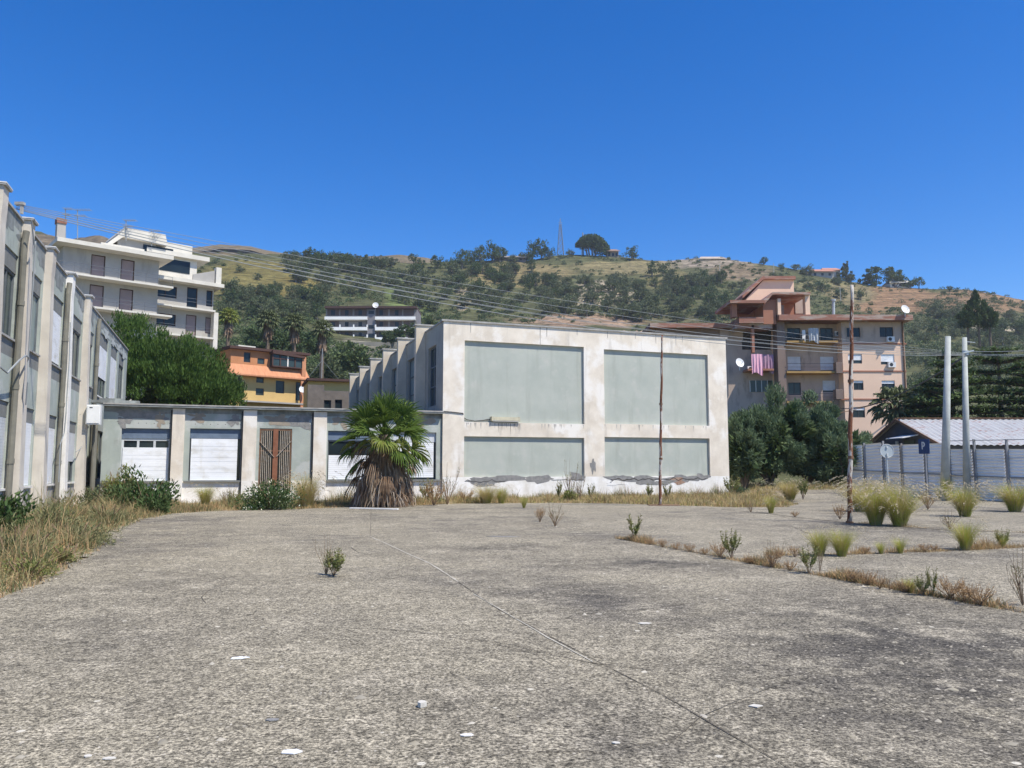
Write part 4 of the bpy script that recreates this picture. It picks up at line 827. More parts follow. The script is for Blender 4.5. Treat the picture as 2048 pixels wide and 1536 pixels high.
# laundry
def cloth(px0, py0, px1, py1, Y, m_, lab, fold=.06, n=26):
    a = at(px0, py0, Y); b = at(px1, py1, Y); mb = MB(); vs = []; rows = 10
    for j in range(rows + 1):
        for i in range(n + 1):
            u = i / n; v = j / rows; x = a.x + (b.x - a.x) * u; z = a.z + (b.z - a.z) * v
            if v > .5: z += .35 * math.sin(u * 5) * (v - .5)
            vs.append((x, Y + fold * math.sin(u * 22) * (.3 + v) + .05 * math.sin(v * 6 + u * 9), z))
    fs = [(j * (n + 1) + i, j * (n + 1) + i + 1, (j + 1) * (n + 1) + i + 1, (j + 1) * (n + 1) + i) for j in range(rows) for i in range(n)]
    mb.add(vs, fs); mb.add([Vector(v) + Vector((0, .02, 0)) for v in vs], [f[::-1] for f in fs]); o = mb.obj("hanging_sheet", m_, smooth=True); tag(o, lab, "laundry")
m_pink = mat('pink cotton', (.80, .45, .54), (.78, .42, .52), 3)
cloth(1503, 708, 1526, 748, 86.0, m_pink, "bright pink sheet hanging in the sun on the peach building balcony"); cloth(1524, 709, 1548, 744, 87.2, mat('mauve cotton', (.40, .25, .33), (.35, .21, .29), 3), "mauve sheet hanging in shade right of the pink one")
cloth(1617, 656, 1638, 684, 86.4, mat('pale cotton', (.5, .52, .54), (.45, .46, .48), 3), "pale sheets drying on the top balcony of the peach building", .08); cloth(1604, 660, 1611, 680, 86.4, M['white_p'], "narrow white towel drying beside the pale sheets", .05, 8)
mb = MB(); mb.tube([(7.6, -.1, -1), (7.6, -.1, 1)], .1); 
# pilotis of the peach building
for px in (1690, 1740, 1800):
    mb = MB(); x = F7.lc(px, 855)[0]; mb.box(x - .2, x + .2, .5, .9, -4, Zb); mb.obj("pilotis_column", m_pe, pa)
mb = MB(); mb.box(X0 - 6, X1 + 1, 5, 5.3, -4, Zb); mb.obj("pilotis_wall", m_pe, pa)
# houses and rocks on the ridge
def ridge_house(px, py, Y, w, h, dpt, mw, mr, lab, gable=False):
    Y = onhill(px, py + 1); p = at(px, py, Y); p.z = hz(p.x, p.y) + .2; t = thing("ridge_house", lab, "house", p); mb = MB(); mb.box(-w / 2, w / 2, 0, dpt, -3, h); mb.obj("wall", mw, t)
    mb = MB()
    mb.prism([(-w / 2 - .8, -1.2, h - .3), (w / 2 + .8, -1.2, h - .3), (w / 2 - 1, dpt / 2, h + 1.6), (-w / 2 + 1, dpt / 2, h + 1.6)], (0, 0, .35)); mb.prism([(-w / 2 + 1, dpt / 2, h + 1.6), (w / 2 - 1, dpt / 2, h + 1.6), (w / 2 + .8, dpt + 1, h - .3), (-w / 2 - .8, dpt + 1, h - .3)], (0, 0, .35)); mb.obj("roof", mr, t)
    mb = MB()
    for k in range(3): x = -w / 2 + w * (k + .5) / 3; mb.box(x - .6, x + .6, -.06, 0, h * .2, h * .7)
    mb.obj("window", M['glass'], t)
m_rt = mat('rose roof tiles', (.50, .24, .17), (.4, .2, .15), .5)
ridge_house(1645, 553, 385, 11, 2.6, 7, m_ivory, m_rt, "low house with rose tiled roof on the right part of the ridge")
ridge_house(1663, 552, 395, 9, 3.4, 6, m_ivoryw, m_rt, "white gabled house just right of the rose roofed one")
ridge_house(1226, 514, 406, 6, 3.2, 6, mat('stone wall', (.35, .28, .2), (.28, .22, .16), .5), mat('dull tiles', (.3, .2, .15), (.25, .17, .13), .5), "small stone house beside the umbrella pine on the ridge")
ridge_house(1020, 521, 404, 17, 1.6, 7, m_hg, mat('grey roof', (.25, .23, .22), (.2, .19, .18), .5), "low grey roofed house among trees on the central ridge")
ridge_house(1800, 566, 398, 10, 2.4, 6, m_ivoryw, m_ivoryw, "white roofed house below the tall trees on the right ridge")
ridge_house(1425, 519, 404, 13, .3, 5, m_ivoryw, mat('ruin roof', (.5, .42, .34), (.4, .33, .26), .5), "low white ruin on the bare summit right of the pylon")
# lattice pylon
Yp = onhill(1121, 511); pp = at(1121, 510, Yp); pp.z = hz(pp.x, pp.y); t = thing("lattice_pylon", "tall lattice power pylon on the ridge left of the umbrella pine", "pylon", pp); mb = MB(); h = 20.6; w0 = 1.7
lv = [0, 3.5, 6.6, 9.4, 11.8, 13.8, 15.4, 16.8]
wd = lambda z: w0 * (1 - .72 * z / 17) if z < 17 else .45
for a, b in zip(lv[:-1], lv[1:]):
    A = [Vector((sx * wd(a), sy * wd(a), a)) for sx, sy in ((-1, -1), (1, -1), (1, 1), (-1, 1))]; B = [Vector((sx * wd(b), sy * wd(b), b)) for sx, sy in ((-1, -1), (1, -1), (1, 1), (-1, 1))]
    for k in range(4): mb.bar(A[k], B[k], .2); mb.bar(A[k], B[(k + 1) % 4], .11); mb.bar(A[(k + 1) % 4], B[k], .11); mb.bar(B[k], B[(k + 1) % 4], .11)
mb.obj("tower_frame", mat('grey pylon steel', (.22, .24, .27), (.18, .2, .22), 1), t)
mb = MB(); 
for k in range(4): sx, sy = ((-1, -1), (1, -1), (1, 1), (-1, 1))[k]; mb.bar((sx * .45, sy * .45, 16.8), (0, 0, h), .12)
for z in (17.2, 18.2): mb.bar((-1.1, 0, z), (1.1, 0, z), .12)
mb.obj("tower_head", M['post'], t)
t = thing("lattice_mast", "thin dark mast rising behind the umbrella pine", "mast", at(1166, 508, 428)); mb = MB(); mb.tube([(0, 0, -6), (0, 0, 12)], [.6, .3], 6); mb.obj("mast", M['post'], t)
for px, py, h, Y in ((1187, 508, 5.5, 396), (1163, 508, 5, 394), (1440, 553, 6, 360), (1548, 550, 6, 330), (1681, 600, 6, 250)):
    Y = onhill(px, py + 1); p = at(px, py, Y); p.z = hz(p.x, p.y); mb = MB(); mb.tube([(0, 0, -1), (0, 0, h)], .14, 6); o = mb.obj("hill_pole", M['conc']); o.location = p; tag(o, "slender pale utility pole standing on the hillside", "pole", "slender pale poles on the hill")
# pink bank and boulders above the block roof
mb = MB()
for k in range(120):
    px = rnd.uniform(1100, 1320); py = 634 + rnd.random() * 26 + abs(px - 1200) * .05; p = at(px, py + 6, 262); p.z = hz(p.x, p.y) ; r_ = rnd.uniform(.5, 1.7)
    vs = [(p.x + r_ * 1.5 * math.cos(a) * q + rnd.uniform(-.5, .5), p.y + r_ * math.sin(a) * q, p.z + zz + rnd.uniform(-.4, .4)) for zz, q in ((-3, 1.1), (r_ * .4, .9), (r_ * .9, .45)) for a in np.arange(0, 6.28, 6.29 / 7)]
    mb.add(vs, [(j * 7 + i, j * 7 + (i + 1) % 7, (j + 1) * 7 + (i + 1) % 7, (j + 1) * 7 + i) for j in range(2) for i in range(7)] + [tuple(14 + i for i in range(7))])
tag(mb.obj("rocky_bank", mat('pinkish cut earth', (.42, .28, .2), (.52, .42, .32), .3, bump=.6, bscale=1)), kind='structure')

# ------------------------------------------------------------------ shed, fence, signs, poles on the right
gx_ = 22.3; t = thing("metal_roof_shed", "low dark shed with rusty white corrugated roof behind the metal fence", "shed", (gx_, 41.6, 0))
zE, zR = 2.75, 4.28
mb = MB(); mb.add([(0, 0, 0), (0, 8.6, 0), (0, 8.6, zE), (0, 4.4, zR - .06), (0, 0, zE)], [(0, 1, 2, 3, 4)]); mb.quad((0, .02, 0), (26, .02, 0), (26, .02, zE), (0, .02, zE)); mb.quad((26, 0, 0), (26, 8.6, 0), (26, 8.6, zE), (26, 0, zE)); mb.obj("wall", M['shedwall'], t)
mb = MB(); nn_ = 26 * 6
for side in (0, 1):
    ya, yb = (-.35, 4.4) if side == 0 else (8.95, 4.4); za_ = zE - .1; vs = []
    for k in range(nn_ + 1):
        x = -.2 + 26.4 * k / nn_; w_ = .03 * (1 if k % 2 else -1); vs += [(x, ya, za_ + w_), (x, yb, zR + w_)]
    mb.add(vs, [(2 * k, 2 * k + 2, 2 * k + 3, 2 * k + 1) for k in range(nn_)])
mb.obj("corrugated_roof", M['tin'], t)
mb = MB(); mb.bar((-.25, -.4, zE - .14), (-.25, 4.4, zR - .04), .06, .14); mb.bar((-.25, 9, zE - .14), (-.25, 4.4, zR - .04), .06, .14); mb.bar((-.2, 4.4, zR + .04), (26, 4.4, zR + .04), .3, .05); mb.obj("verge_board", M['rustgate'], t)
mb = MB(); mb.box(-.06, -.02, 2.7, 3.9, 1.9, 3.0); mb.obj("window", M['glassb'], t)
mb = MB(); mb.prism([(-.03, 2.3, 3.25), (-.9, 2.3, 3.1), (-.9, 2.3, 3.14), (-.03, 2.3, 3.32)], (0, 2.0, 0)); mb.obj("window_awning", M['white_p'], t)
mb = MB(); mb.tube([(-.12, 4.6, 0), (-.12, 4.6, 3.0)], .09, 8); mb.obj("downpipe", M['signback'], t)
# fence: polyline of panels between posts
FX = [(1700, 44.0, 892), (1728, 43.2, 889), (1766, 42.0, 885), (1802, 40.8, 889.5), (1850, 39.4, 887.5), (1897, 38.2, 886), (1948, 36.9, 898), (2013, 35.4, 898), (2080, 34.0, 898), (2150, 32.6, 898)]
fen = thing("corrugated_fence", "long galvanised corrugated metal fence on dark posts at the right edge", "fence", (at(1700, 935, 44).x, 44, 0)); fo = Vector(fen.location)
def P3(i): x, Y, y = FX[i]; p = at(x, 935, Y); return Vector((p.x, Y, 0))
for i in range(len(FX) - 1):
    a, b = P3(i) - fo, P3(i + 1) - fo; zt0 = at(FX[i][0], FX[i][2], FX[i][1]).z; zt1 = at(FX[i + 1][0], FX[i + 1][2], FX[i + 1][1]).z
    if i == 5: zt0 = at(1897, 898, 38.2).z
    if i in (2,): zt1 = at(1802, 889, 40.8).z; zt0 = at(1766, 890, 42).z
    mb = MB(); dr = (b - a).normalized(); nrm = Vector((dr.y, -dr.x, 0)); n = 36; vs = []
    for k in range(n + 1):
        f = k / n; off = nrm * (.03 * math.cos(k * math.pi)) 
        vs += [a + off + Vector((0, 0, near_z(0, 0) - .1 + (zt0 + .1) * f)) + dr * .05, b + off + Vector((0, 0, -.1 + (zt1 + .1) * f)) - dr * .05]
    mb.add(vs, [(2 * k, 2 * k + 1, 2 * k + 3, 2 * k + 2) for k in range(n)]); mb.obj("fence_panel", M['galv'], fen)
    zr0 = 1.38 - .35 * i / 8; zr1 = 1.38 - .35 * (i + 1) / 8
    mb = MB(); q = nrm * .06; mb.bar(a + q + Vector((0, 0, zr0)), b + q + Vector((0, 0, zr1)), .05); mb.obj("fence_rail", M['post'], fen)
    if i >= 5: mb = MB(); mb.bar(a + q + Vector((0, 0, at(FX[i][0], 882 - (i - 5) * 1.2, FX[i][1]).z)), b + q + Vector((0, 0, at(FX[i + 1][0], 881 - (i - 5) * 1.2, FX[i + 1][1]).z)), .03); mb.obj("fence_rail", M['post'], fen)
for i in range(len(FX)):
    a = P3(i) - fo; zt = at(FX[i][0], FX[i][2] - 3 if i < 5 else 878.5, FX[i][1]).z; mb = MB(); mb.box(a.x - .045, a.x + .045, a.y - .16, a.y - .07, -.1, zt); mb.obj("fence_post", M['postl'] if i == 3 else M['post'], fen)
a = P3(2) - fo; mb = MB(); mb.box(a.x + .2, a.x + .42, a.y - .4, a.y - .25, 0, 2.1); mb.obj("gate_post", M['post'], fen)
# concrete utility poles
for bx, tx, Y, r0, r1, lab in ((1889, 1896, 36.0, .2, .115, "left of two tall concrete utility poles by the fence"), (1934, 1929, 36.8, .17, .1, "right of two tall concrete utility poles, carrying the cable bracket")):
    a = at(bx, 1000, Y); b = at(tx, 673 if bx == 1889 else 675, Y); t = thing("utility_pole", lab, "utility pole", (a.x, a.y, 0)); mb = MB(); o_ = Vector((a.x, a.y, 0)); mb.tube([(0, 0, -.1), b - o_], [r0, r1], 14); mb.obj("shaft", M['conc'], t, smooth=True)
    if bx == 1934:
        mb = MB(); c = at(1931, 707, Y) - o_; mb.tube([c + Vector((0, 0, -.08)), c + Vector((0, 0, .12))], .14, 12); mb.bar(c + Vector((-.2, -.14, 0)), c + Vector((.3, -.14, .12)), .06); mb.bar(at(1929, 683, Y) - o_, at(1929, 685, Y) - o_ + Vector((.5, 0, 0)), .03); mb.obj("cable_bracket", M['signback'], t)
# rusty poles
for bx, by, tx, ty, Y, r_, lab in ((1320, 1012, 1324, 670, 31.66, .062, "thin rusty pole with flaking paint in front of the block wall"), (1699, 1048, 1704, 570, 21.63, .068, "taller rusty pole with peeling white paint at the slab edge")):
    a = gnd(bx, by); Y = a.y; b = at(tx, ty, Y); t = thing("rusty_pole", lab, "pole", a); n = 22; pts = [Vector((0, 0, 0)).lerp(b - a, k / n) + Vector((.012 * math.sin(k * 1.3), 0, 0)) for k in range(n + 1)]
    mb = MB(); mb.tube(pts, [r_ * (1 - .35 * k / n) for k in range(n + 1)], 10); mb.obj("shaft", M['rust'], t, smooth=True)
    mb = MB(); mb.tube([pts[0], pts[1] * .25], r_ * 1.5, 10)
    for f in (6, 13): mb.tube([pts[f] - Vector((0, 0, .04)), pts[f] + Vector((0, 0, .04))], r_ * 1.12, 10)
    mb.obj("collar", M['rustgate'], t)
    if bx == 1320: mb = MB(); mb.box(-.45, .75, -.3, .3, 0.01, .05); mb.obj("base_plate", M['rustgate'], t)
# signs
a = at(1778, 980, 35.0); t = thing("round_sign", "round traffic sign seen from its bare grey back near the fence", "traffic sign", (a.x, a.y, near_z(a.x, a.y))); zc = at(1778, 902, 35).z - t.location.z
mb = MB(); mb.tube([(0, 0, 0), (-.05, 0, zc + .22)], .032, 8); mb.obj("pole", M['signback'], t)
mb = MB(); pts = [(.3 * math.cos(k * math.pi / 16) - .03, -.045, zc + .3 * math.sin(k * math.pi / 16)) for k in range(32)]; mb.prism(pts, (0, .012, 0)); mb.obj("disc", M['signback'], t)
mb = MB(); mb.tube([(-.03 + .29 * math.cos(k * math.pi / 16), -.05, zc + .29 * math.sin(k * math.pi / 16)) for k in range(33)], .014, 6, cap=False); mb.box(-.06, 0, -.09, -.046, zc + .12, zc + .22); mb.box(-.06, 0, -.09, -.046, zc - .24, zc - .1); mb.obj("rim", M['whfr'], t)
a = at(1852, 1003, 34.0); t = thing("parking_sign", "small blue parking sign on a slim leaning post before the fence", "traffic sign", (a.x, a.y, 0)); c = at(1848, 893, 34) - a; c.y = 0; c.z = at(1848, 893, 34).z
mb = MB(); mb.tube([(.08, 0, 0), (c.x + .04, 0, c.z - .28)], .033, 8); mb.obj("pole", M['post'], t)
rz = math.radians(-66); Ms = Matrix.Translation(c) @ Matrix.Rotation(rz, 4, 'Z')
mb = MB(Ms); mb.box(-.26, .26, -.012, .012, -.31, .31); mb.obj("sign_plate", M['signblue'], t)
mb = MB(Ms); mb.box(-.10, -.055, -.018, -.0125, -.12, .2)
for k in range(8):
    a0 = -math.pi / 2 + math.pi * k / 8; a1 = a0 + math.pi / 8; mb.add([(-.05 + r * math.cos(q), -.018, .09 + r * math.sin(q)) for q, r in ((a0, .055), (a0, .115), (a1, .115), (a1, .055))], [(0, 1, 2, 3)])
mb.obj("letter_P", M['whfr'], t)
# overhead cables from the first fin to the poles and on to the right
A0 = at(32, 408, 21.5); B0 = at(1930, 707, 36.8)
def wire(a, b, sag, r, lab, m='cable', n=40, grp=None):
    mb = MB(); P = [a.lerp(b, k / n) - Vector((0, 0, sag * 4 * (k / n) * (1 - k / n))) for k in range(n + 1)]; mb.tube(P, r, 5); o = mb.obj("overhead_cable", M[m], smooth=True); tag(o, lab, "cable", grp)
GC = "overhead cables between the left wing and the concrete poles"
for k, (dz, sg, r_) in enumerate(((0, .38, .007), (-.02, .62, .007), (-.05, .85, .009), (-.09, .98, .008), (-.14, 1.12, .012), (-.12, .92, .007))):
    wire(A0 + Vector((0, 0, dz)), B0 + Vector((0, -.1, dz * .7)), sg, r_, ("%s of the overhead cables from the left wing to the concrete poles" % ("topmost", "second", "third", "fourth", "lowest", "fifth")[k]), 'cable', grp=GC)
for k, (y0, y1) in enumerate(((707, 703), (709, 706), (703, 690))): wire(at(1931, y0, 36.8), at(2200, y1, 34), .1, .014, ("level cable leading right from the pole bracket", "lower level cable leading right from the pole bracket", "cable rising to the right from the pole bracket")[k], grp="cables leading off to the right")
wire(at(1931, 712, 36.8), at(1670, 815, 83), .9, .04, "dark cable slanting down from the poles to the peach building balcony", 'cabled'); wire(at(1815, 790, 86), at(1640, 835, 83), .1, .04, "rust brown cable slanting across the peach building facade", 'rustgate')
mb = MB(); mb.box(-.11, .13, -.06, .06, -.05, .03); mb.box(.04, .1, -.04, .04, -.3, -.05); o = mb.obj("cable_clamp", M['coping']); o.location = A0 + Vector((.1, 0, .02)); tag(o, "grey cable clamp on top of the nearest visible fin", "cable clamp")
# debris on the yard
def chip(px, py, w, d_, lab, m_='whitecarb', nm="litter", rz=0, h=.005, n=7):
    p = gnd(px, py); mb = MB(); r2 = random.Random(px); pts = [(w / 2 * math.cos(2 * math.pi * k / n) * r2.uniform(.75, 1.1), d_ / 2 * math.sin(2 * math.pi * k / n) * r2.uniform(.75, 1.1), 0) for k in range(n)]
    mb.prism(pts, (0, 0, h)); o = mb.obj(nm, M[m_]); o.location = (p.x, p.y, yz(p.x, p.y) + .003); o.rotation_euler = (r2.uniform(-.03, .03), r2.uniform(-.03, .03), rz); tag(o, lab, nm.replace('_', ' '))
chip(478, 1323, .15, .09, "pale grey tile fragment on the concrete left of centre", 'shut', "tile_fragment", .1, n=5, h=.004); chip(844, 1423, .06, .06, "small white stone on the concrete below centre", nm="stone", h=.03)
chip(1511, 1421, .115, .09, "white angular tile fragment at lower right of the yard", nm="tile_fragment", n=4); chip(176, 1523, .05, .035, "small white chip in the lower left corner", nm="stone"); chip(217, 1528, .07, .045, "larger of two white chips in the lower left corner", nm="stone")
chip(583, 1516, .12, .07, "cracked grey tile fragment at the bottom edge", 'shut', "tile_fragment", n=5); chip(1288, 1253, .14, .08, "flat white flake on the concrete right of centre", nm="tile_fragment", n=6); chip(932, 1483, .09, .05, "buff stone chip at the bottom centre", 'copwhite', "stone")
chip(545, 1450, .09, .05, "dark pebble on the concrete at lower left", 'bare', "stone"); chip(1232, 1499, .05, .03, "tiny white flake at the bottom right of centre", nm="stone"); chip(1005, 1076, .8, .16, "long thin grey slab flake in the mid yard", 'bare', "stone", n=6)
p = gnd(748, 1020); mb = MB(); mb.box(-.9, .9, -.09, .09, 0, .035); o = mb.obj("white_board", M['white_p']); o.location = (p.x, p.y, .035); o.rotation_euler = (0, .01, -.22); tag(o, "long white board lying at the foot of the fan palm", "board")

# thin blue air between the yard and the hills
mb = MB(); mb.box(-760, 760, -70, 900, -2, 150)
hz_m = bpy.data.materials.new("pale air"); hz_m.use_nodes = True; nt_ = hz_m.node_tree; nt_.nodes.remove(nt_.nodes["Principled BSDF"]); pv = nt_.nodes.new("ShaderNodeVolumePrincipled"); pv.inputs["Color"].default_value = (.86, .92, 1, 1); pv.inputs["Density"].default_value = .00022; pv.inputs["Anisotropy"].default_value = .2
nt_.links.new(pv.outputs[0], nt_.nodes["Material Output"].inputs["Volume"]); tag(mb.obj("haze", hz_m), kind='stuff')
# ------------------------------------------------------------------ vegetation
def quads(c, d, w, l, up=None):
    """leaf quads: centres c (n,3), long axis d (n,3) unit, widths w, lengths l, random roll"""
    n = len(c); r = up; s = np.cross(d, r); s /= np.linalg.norm(s, axis=1, keepdims=True) + 1e-9
    w = w[:, None] / 2; l = l[:, None]
    v = np.stack([c - s * w * .5, c + s * w * .5, c + s * w + d * l * .55, c + d * l, c - s * w + d * l * .55], axis=1)
    v = np.stack([c - s * w * .5, c + s * w, c + d * l, c - s * w + d * l * .5], axis=1)
    return v.reshape(-1, 3), np.arange(n * 4).reshape(n, 4)
def unit(R, n):
    v = R.normal(size=(n, 3)); return v / np.linalg.norm(v, axis=1, keepdims=True)
def crown_pts(R, n, rad, nclump, cl=.3, flat=0, hollow=.45):
    u = unit(R, nclump); q = R.uniform(hollow, 1, nclump)[:, None]; cc = u * q
    cc[:, 2] = np.where(cc[:, 2] < -.55, cc[:, 2] * .5, cc[:, 2])
    idx = R.integers(0, nclump, n); size = R.uniform(.6, 1.3, nclump)[idx][:, None] * cl
    p = cc[idx] + unit(R, n) * size * R.uniform(.5, 1, n)[:, None]
    return p * np.array(rad), cc[idx]
def crown(name, seed, n, rad, nclump, lw, ll, m, cl=.3, z0=0, parent=None, droop=0, upb=.2, hollow=.45, extra=None, mats=None, mfrac=0):
    R = np.random.default_rng(seed); p, cc = crown_pts(R, n, rad, nclump, cl, hollow=hollow)
    if extra is not None: p = extra(p, R)
    out = p / (np.linalg.norm(p, axis=1, keepdims=True) + 1e-6); d = out * .7 + unit(R, n) * .8; d[:, 2] += upb - droop; d /= np.linalg.norm(d, axis=1, keepdims=True)
    p = p + np.array([0, 0, z0]); v, f = quads(p, d, R.uniform(.7, 1.3, n) * lw, R.uniform(.7, 1.3, n) * ll, unit(R, n))
    mi = (R.random(n) < mfrac).astype(int) if mats else None
    return nmesh(name, v, f, mats or m, mi, parent)
def limbs(mb, base, tips, r0, r1, seed, sag=.0):
    rr = random.Random(seed)
    for t in tips:
        b = Vector(base); t = Vector(t); mid = b.lerp(t, .5) + Vector((rr.uniform(-.15, .15), rr.uniform(-.15, .15), -.05)) * (t - b).length
        mb.tube([b, mid, t], [r0, (r0 + r1) / 2, r1], 6)
# far trees: four kinds of prototype each; trunks as parts
def proto_tree(kind, seed):
    r = random.Random(seed); R = 1.0
    if kind == 'olive': m, rad, n, nc, lw, ll, z0, h = 'l_olive', (1, 1, .72), 900, 22, .10, .16, .85, .5
    elif kind == 'dark': m, rad, n, nc, lw, ll, z0, h = 'l_dark', (.9, .9, .95), 900, 22, .10, .15, 1.05, .5
    else: m, rad, n, nc, lw, ll, z0, h = 'l_bush', (1, 1, .55), 600, 16, .11, .15, .4, .1
    t = bpy.data.objects.new(kind + "_tree" if kind != 'bush' else "bush", None); C.objects.link(t)
    crown("crown", seed, n, rad, nc, lw, ll, M[m], .36, z0, t, hollow=.3)
    mb = MB(); mb.tube([(0, 0, -.4), (.03, 0, .3), (0, 0, z0)], [.09, .07, .05], 6); limbs(mb, (0, 0, .3), [(.35, .1, z0 + .1), (-.3, .2, z0 + .15), (0, -.3, z0 + .2)], .05, .02, seed); mb.obj("trunk", M['trunkg'], t)
    return t
PR = {'olive': [proto_tree('olive', 100 + i) for i in range(6)], 'dark': [proto_tree('dark', 200 + i) for i in range(4)], 'bush': [proto_tree('bush', 300 + i) for i in range(4)]}
used = set()
TL = {'olive': ("grey green olive tree standing in the groves on the hillside", "olive tree", "olive trees on the hillside"), 'dark': ("dark green round tree growing on the hillside", "tree", "dark round trees on the hillside"), 'bush': ("low green bush growing on the open hillside", "bush", "low bushes on the hillside")}
def put(kind, px, py, r, label=None, group=True, sq=None, Y=None):
    """stand a tree of radius r metres with its foot at a pixel of the hillside"""
    Y = Y or solveY(px, py)
    if Y is None: Y = ridgeY(ray(px, py).x / ray(px, py).y) - 1
    d = ray(px, py); X = d.x / d.y * Y; i = rnd.randrange(len(PR[kind])); p = PR[kind][i]
    lb, cat, gr = TL[kind]; s_ = (r * rnd.uniform(.9, 1.15), r * rnd.uniform(.9, 1.15), r * (sq or rnd.uniform(.85, 1.15)))
    if (kind, i) not in used: used.add((kind, i)); o = p; o.location = (X, Y, hz(X, Y) - .1); o.rotation_euler = (0, 0, rnd.random() * 6.28); o.scale = s_
    else: o = dup(p, None, (X, Y, hz(X, Y) - .1), rnd.random() * 6.28, s_)
    o['label'] = label or lb; o['category'] = cat
    if group and not label: o['group'] = gr
    elif 'group' in o: del o['group']
    return o
# skyline and other single trees: foot pixel, radius px
for kind, px, py, rp, lab in [
    ('dark', 1264, 521, 17, "heart shaped dark tree alone on the ridge right of the umbrella pine"), ('dark', 1083, 519, 20, "wide dark tree just left of the pylon"), ('dark', 962, 527, 18, "dark tree at the left of the ridge clump"), ('dark', 985, 526, 20, "tallest dark tree of the ridge clump left of the grey roofed house"), ('olive', 1050, 524, 14, "tree right beside the grey roofed ridge house"), ('dark', 925, 537, 18, "dark tree on the slope at the left end of the ridge clump"),
    ('dark', 905, 545, 18, "lowest dark tree left of the ridge clump"), ('dark', 665, 535, 20, "big dark tree on the left ridge above the residence"), ('dark', 623, 523, 15, "dark skyline tree on the left ridge"), ('dark', 1563, 541, 8, "small dark tree on the skyline right of centre"), ('dark', 1528, 531, 9, "small round tree on the skyline near the summit"),
    ('olive', 1700, 557, 12, "slim grey tree beside the ridge eucalyptus"), ('dark', 1838, 577, 13, "dark tree at the right end of the tall ridge trees"), ('dark', 1822, 575, 10, "small dark tree right of the tall ridge trees"), ('olive', 555, 583, 14, "lone grey tree in the yellow meadow"), ('olive', 516, 560, 9, "small tree in the left meadow"), ('olive', 480, 545, 10, "round tree at the left of the meadow"), ('dark', 467, 590, 16, "dark tree beside the white apartment house"),
    ('dark', 943, 529, 16, "bushy tree filling the left ridge clump"), ('dark', 1000, 524, 17, "wide dark tree hiding the left of the grey roofed house"), ('olive', 1030, 527, 12, "low tree before the grey roofed ridge house"), ('dark', 1065, 522, 18, "dark tree touching the wide one left of the pylon"), ('dark', 1100, 518, 13, "small dark tree at the pylon foot"), ('olive', 1140, 513, 9, "low bush between the pylon and the umbrella pine"), ('dark', 690, 540, 16, "dark tree right of the big one on the left ridge"), ('dark', 640, 530, 15, "dark tree at the shoulder of the left ridge"), ('dark', 585, 520, 12, "small dark tree on the left ridge line"), ('dark', 830, 545, 8, "small pointed dark tree on the middle slope"), ('olive', 1900, 583, 7, "small tree on the right skyline"), ('dark', 1645, 583, 12, "round tree below the rose roofed house"), ('dark', 1682, 598, 14, "dark tree on the slope behind the peach roof"), ('dark', 1722, 600, 12, "dark tree right behind the tall rusty pole")]:
    Y = solveY(px, py) or ridgeY(ray(px, py).x / ray(px, py).y) - 2
    put(kind, px, py, rp * Y / FP, lab, Y=Y)
DZ = [('olive', 450, 655, 592, 640, 34), ('dark', 460, 650, 600, 660, 14), ('olive', 560, 790, 512, 566, 42), ('dark', 600, 780, 520, 560, 10), ('olive', 640, 760, 540, 600, 14), ('olive', 780, 1110, 545, 626, 62), ('dark', 820, 1110, 525, 600, 34), ('olive', 1090, 1260, 565, 640, 34), ('olive', 1240, 1470, 560, 645, 62), ('dark', 1290, 1460, 548, 620, 16), ('olive', 1460, 1700, 540, 600, 14), ('olive', 1820, 2070, 620, 700, 34), ('dark', 1830, 2050, 660, 700, 10), ('olive', 640, 860, 690, 720, 10)]
ZN = dict(zip([(z[1], z[3]) for z in DZ], ['in the dense grove left of the hillside residence', 'among the olives left of the hillside residence', 'scattered on the upper left slope', 'on the upper left ridge line', 'on the slope just above the hillside residence', 'in the wooded hollow right of the hillside residence', 'massed below the houses of the central ridge', 'between the pale bare patches below the pylon', 'in the dense grove behind the peach building roofs', 'near the top of the grove above the peach building', 'scattered on the slope below the rose roofed house', 'in the grove right of the peach building', 'at the foot of the right hand grove', 'below the hillside residence']))
cnt = {'olive': 0, 'dark': 0, 'bush': 0}
for kind, x0, x1, y0, y1, n in DZ:
    for k in range(n):
        if cnt[kind] > 275: break
        px, py = rnd.uniform(x0, x1), rnd.uniform(y0, y1)
        if 640 < px < 840 and 612 < py < 700 and kind: continue
        if 1090 < px < 1320 and 645 < py: continue
        Y = solveY(px, py)
        if Y is None: continue
        o = put(kind, px, py + 4, rnd.uniform(2.0, 3.7), Y=Y); cnt[kind] += 1; zn = ZN[(x0, y0)]; o['label'] = '%s tree %s' % ('rounded grey green olive' if kind == 'olive' else 'darker green rounded', zn); o['group'] = '%s trees %s' % (kind, zn)
for k in range(200):
    px, py = rnd.uniform(380, 2060), rnd.uniform(500, 660)
    Y = solveY(px, py)
    if Y is None or (640 < px < 840 and py > 610) or (440 < px < 640 and 530 < py < 590 and rnd.random() < .7): continue
    o = put('bush', px, py, rnd.uniform(.7, 1.7), Y=Y); zn = ('on the left slope above the residence' if px < 850 else 'on the central slope below the pylon' if px < 1300 else 'on the slope above the peach building' if px < 1700 else 'on the brown right hand slope'); zn = ('high ' if py < 560 else 'low ') + zn; o['label'] = 'small green bush ' + zn; o['group'] = 'bushes ' + zn
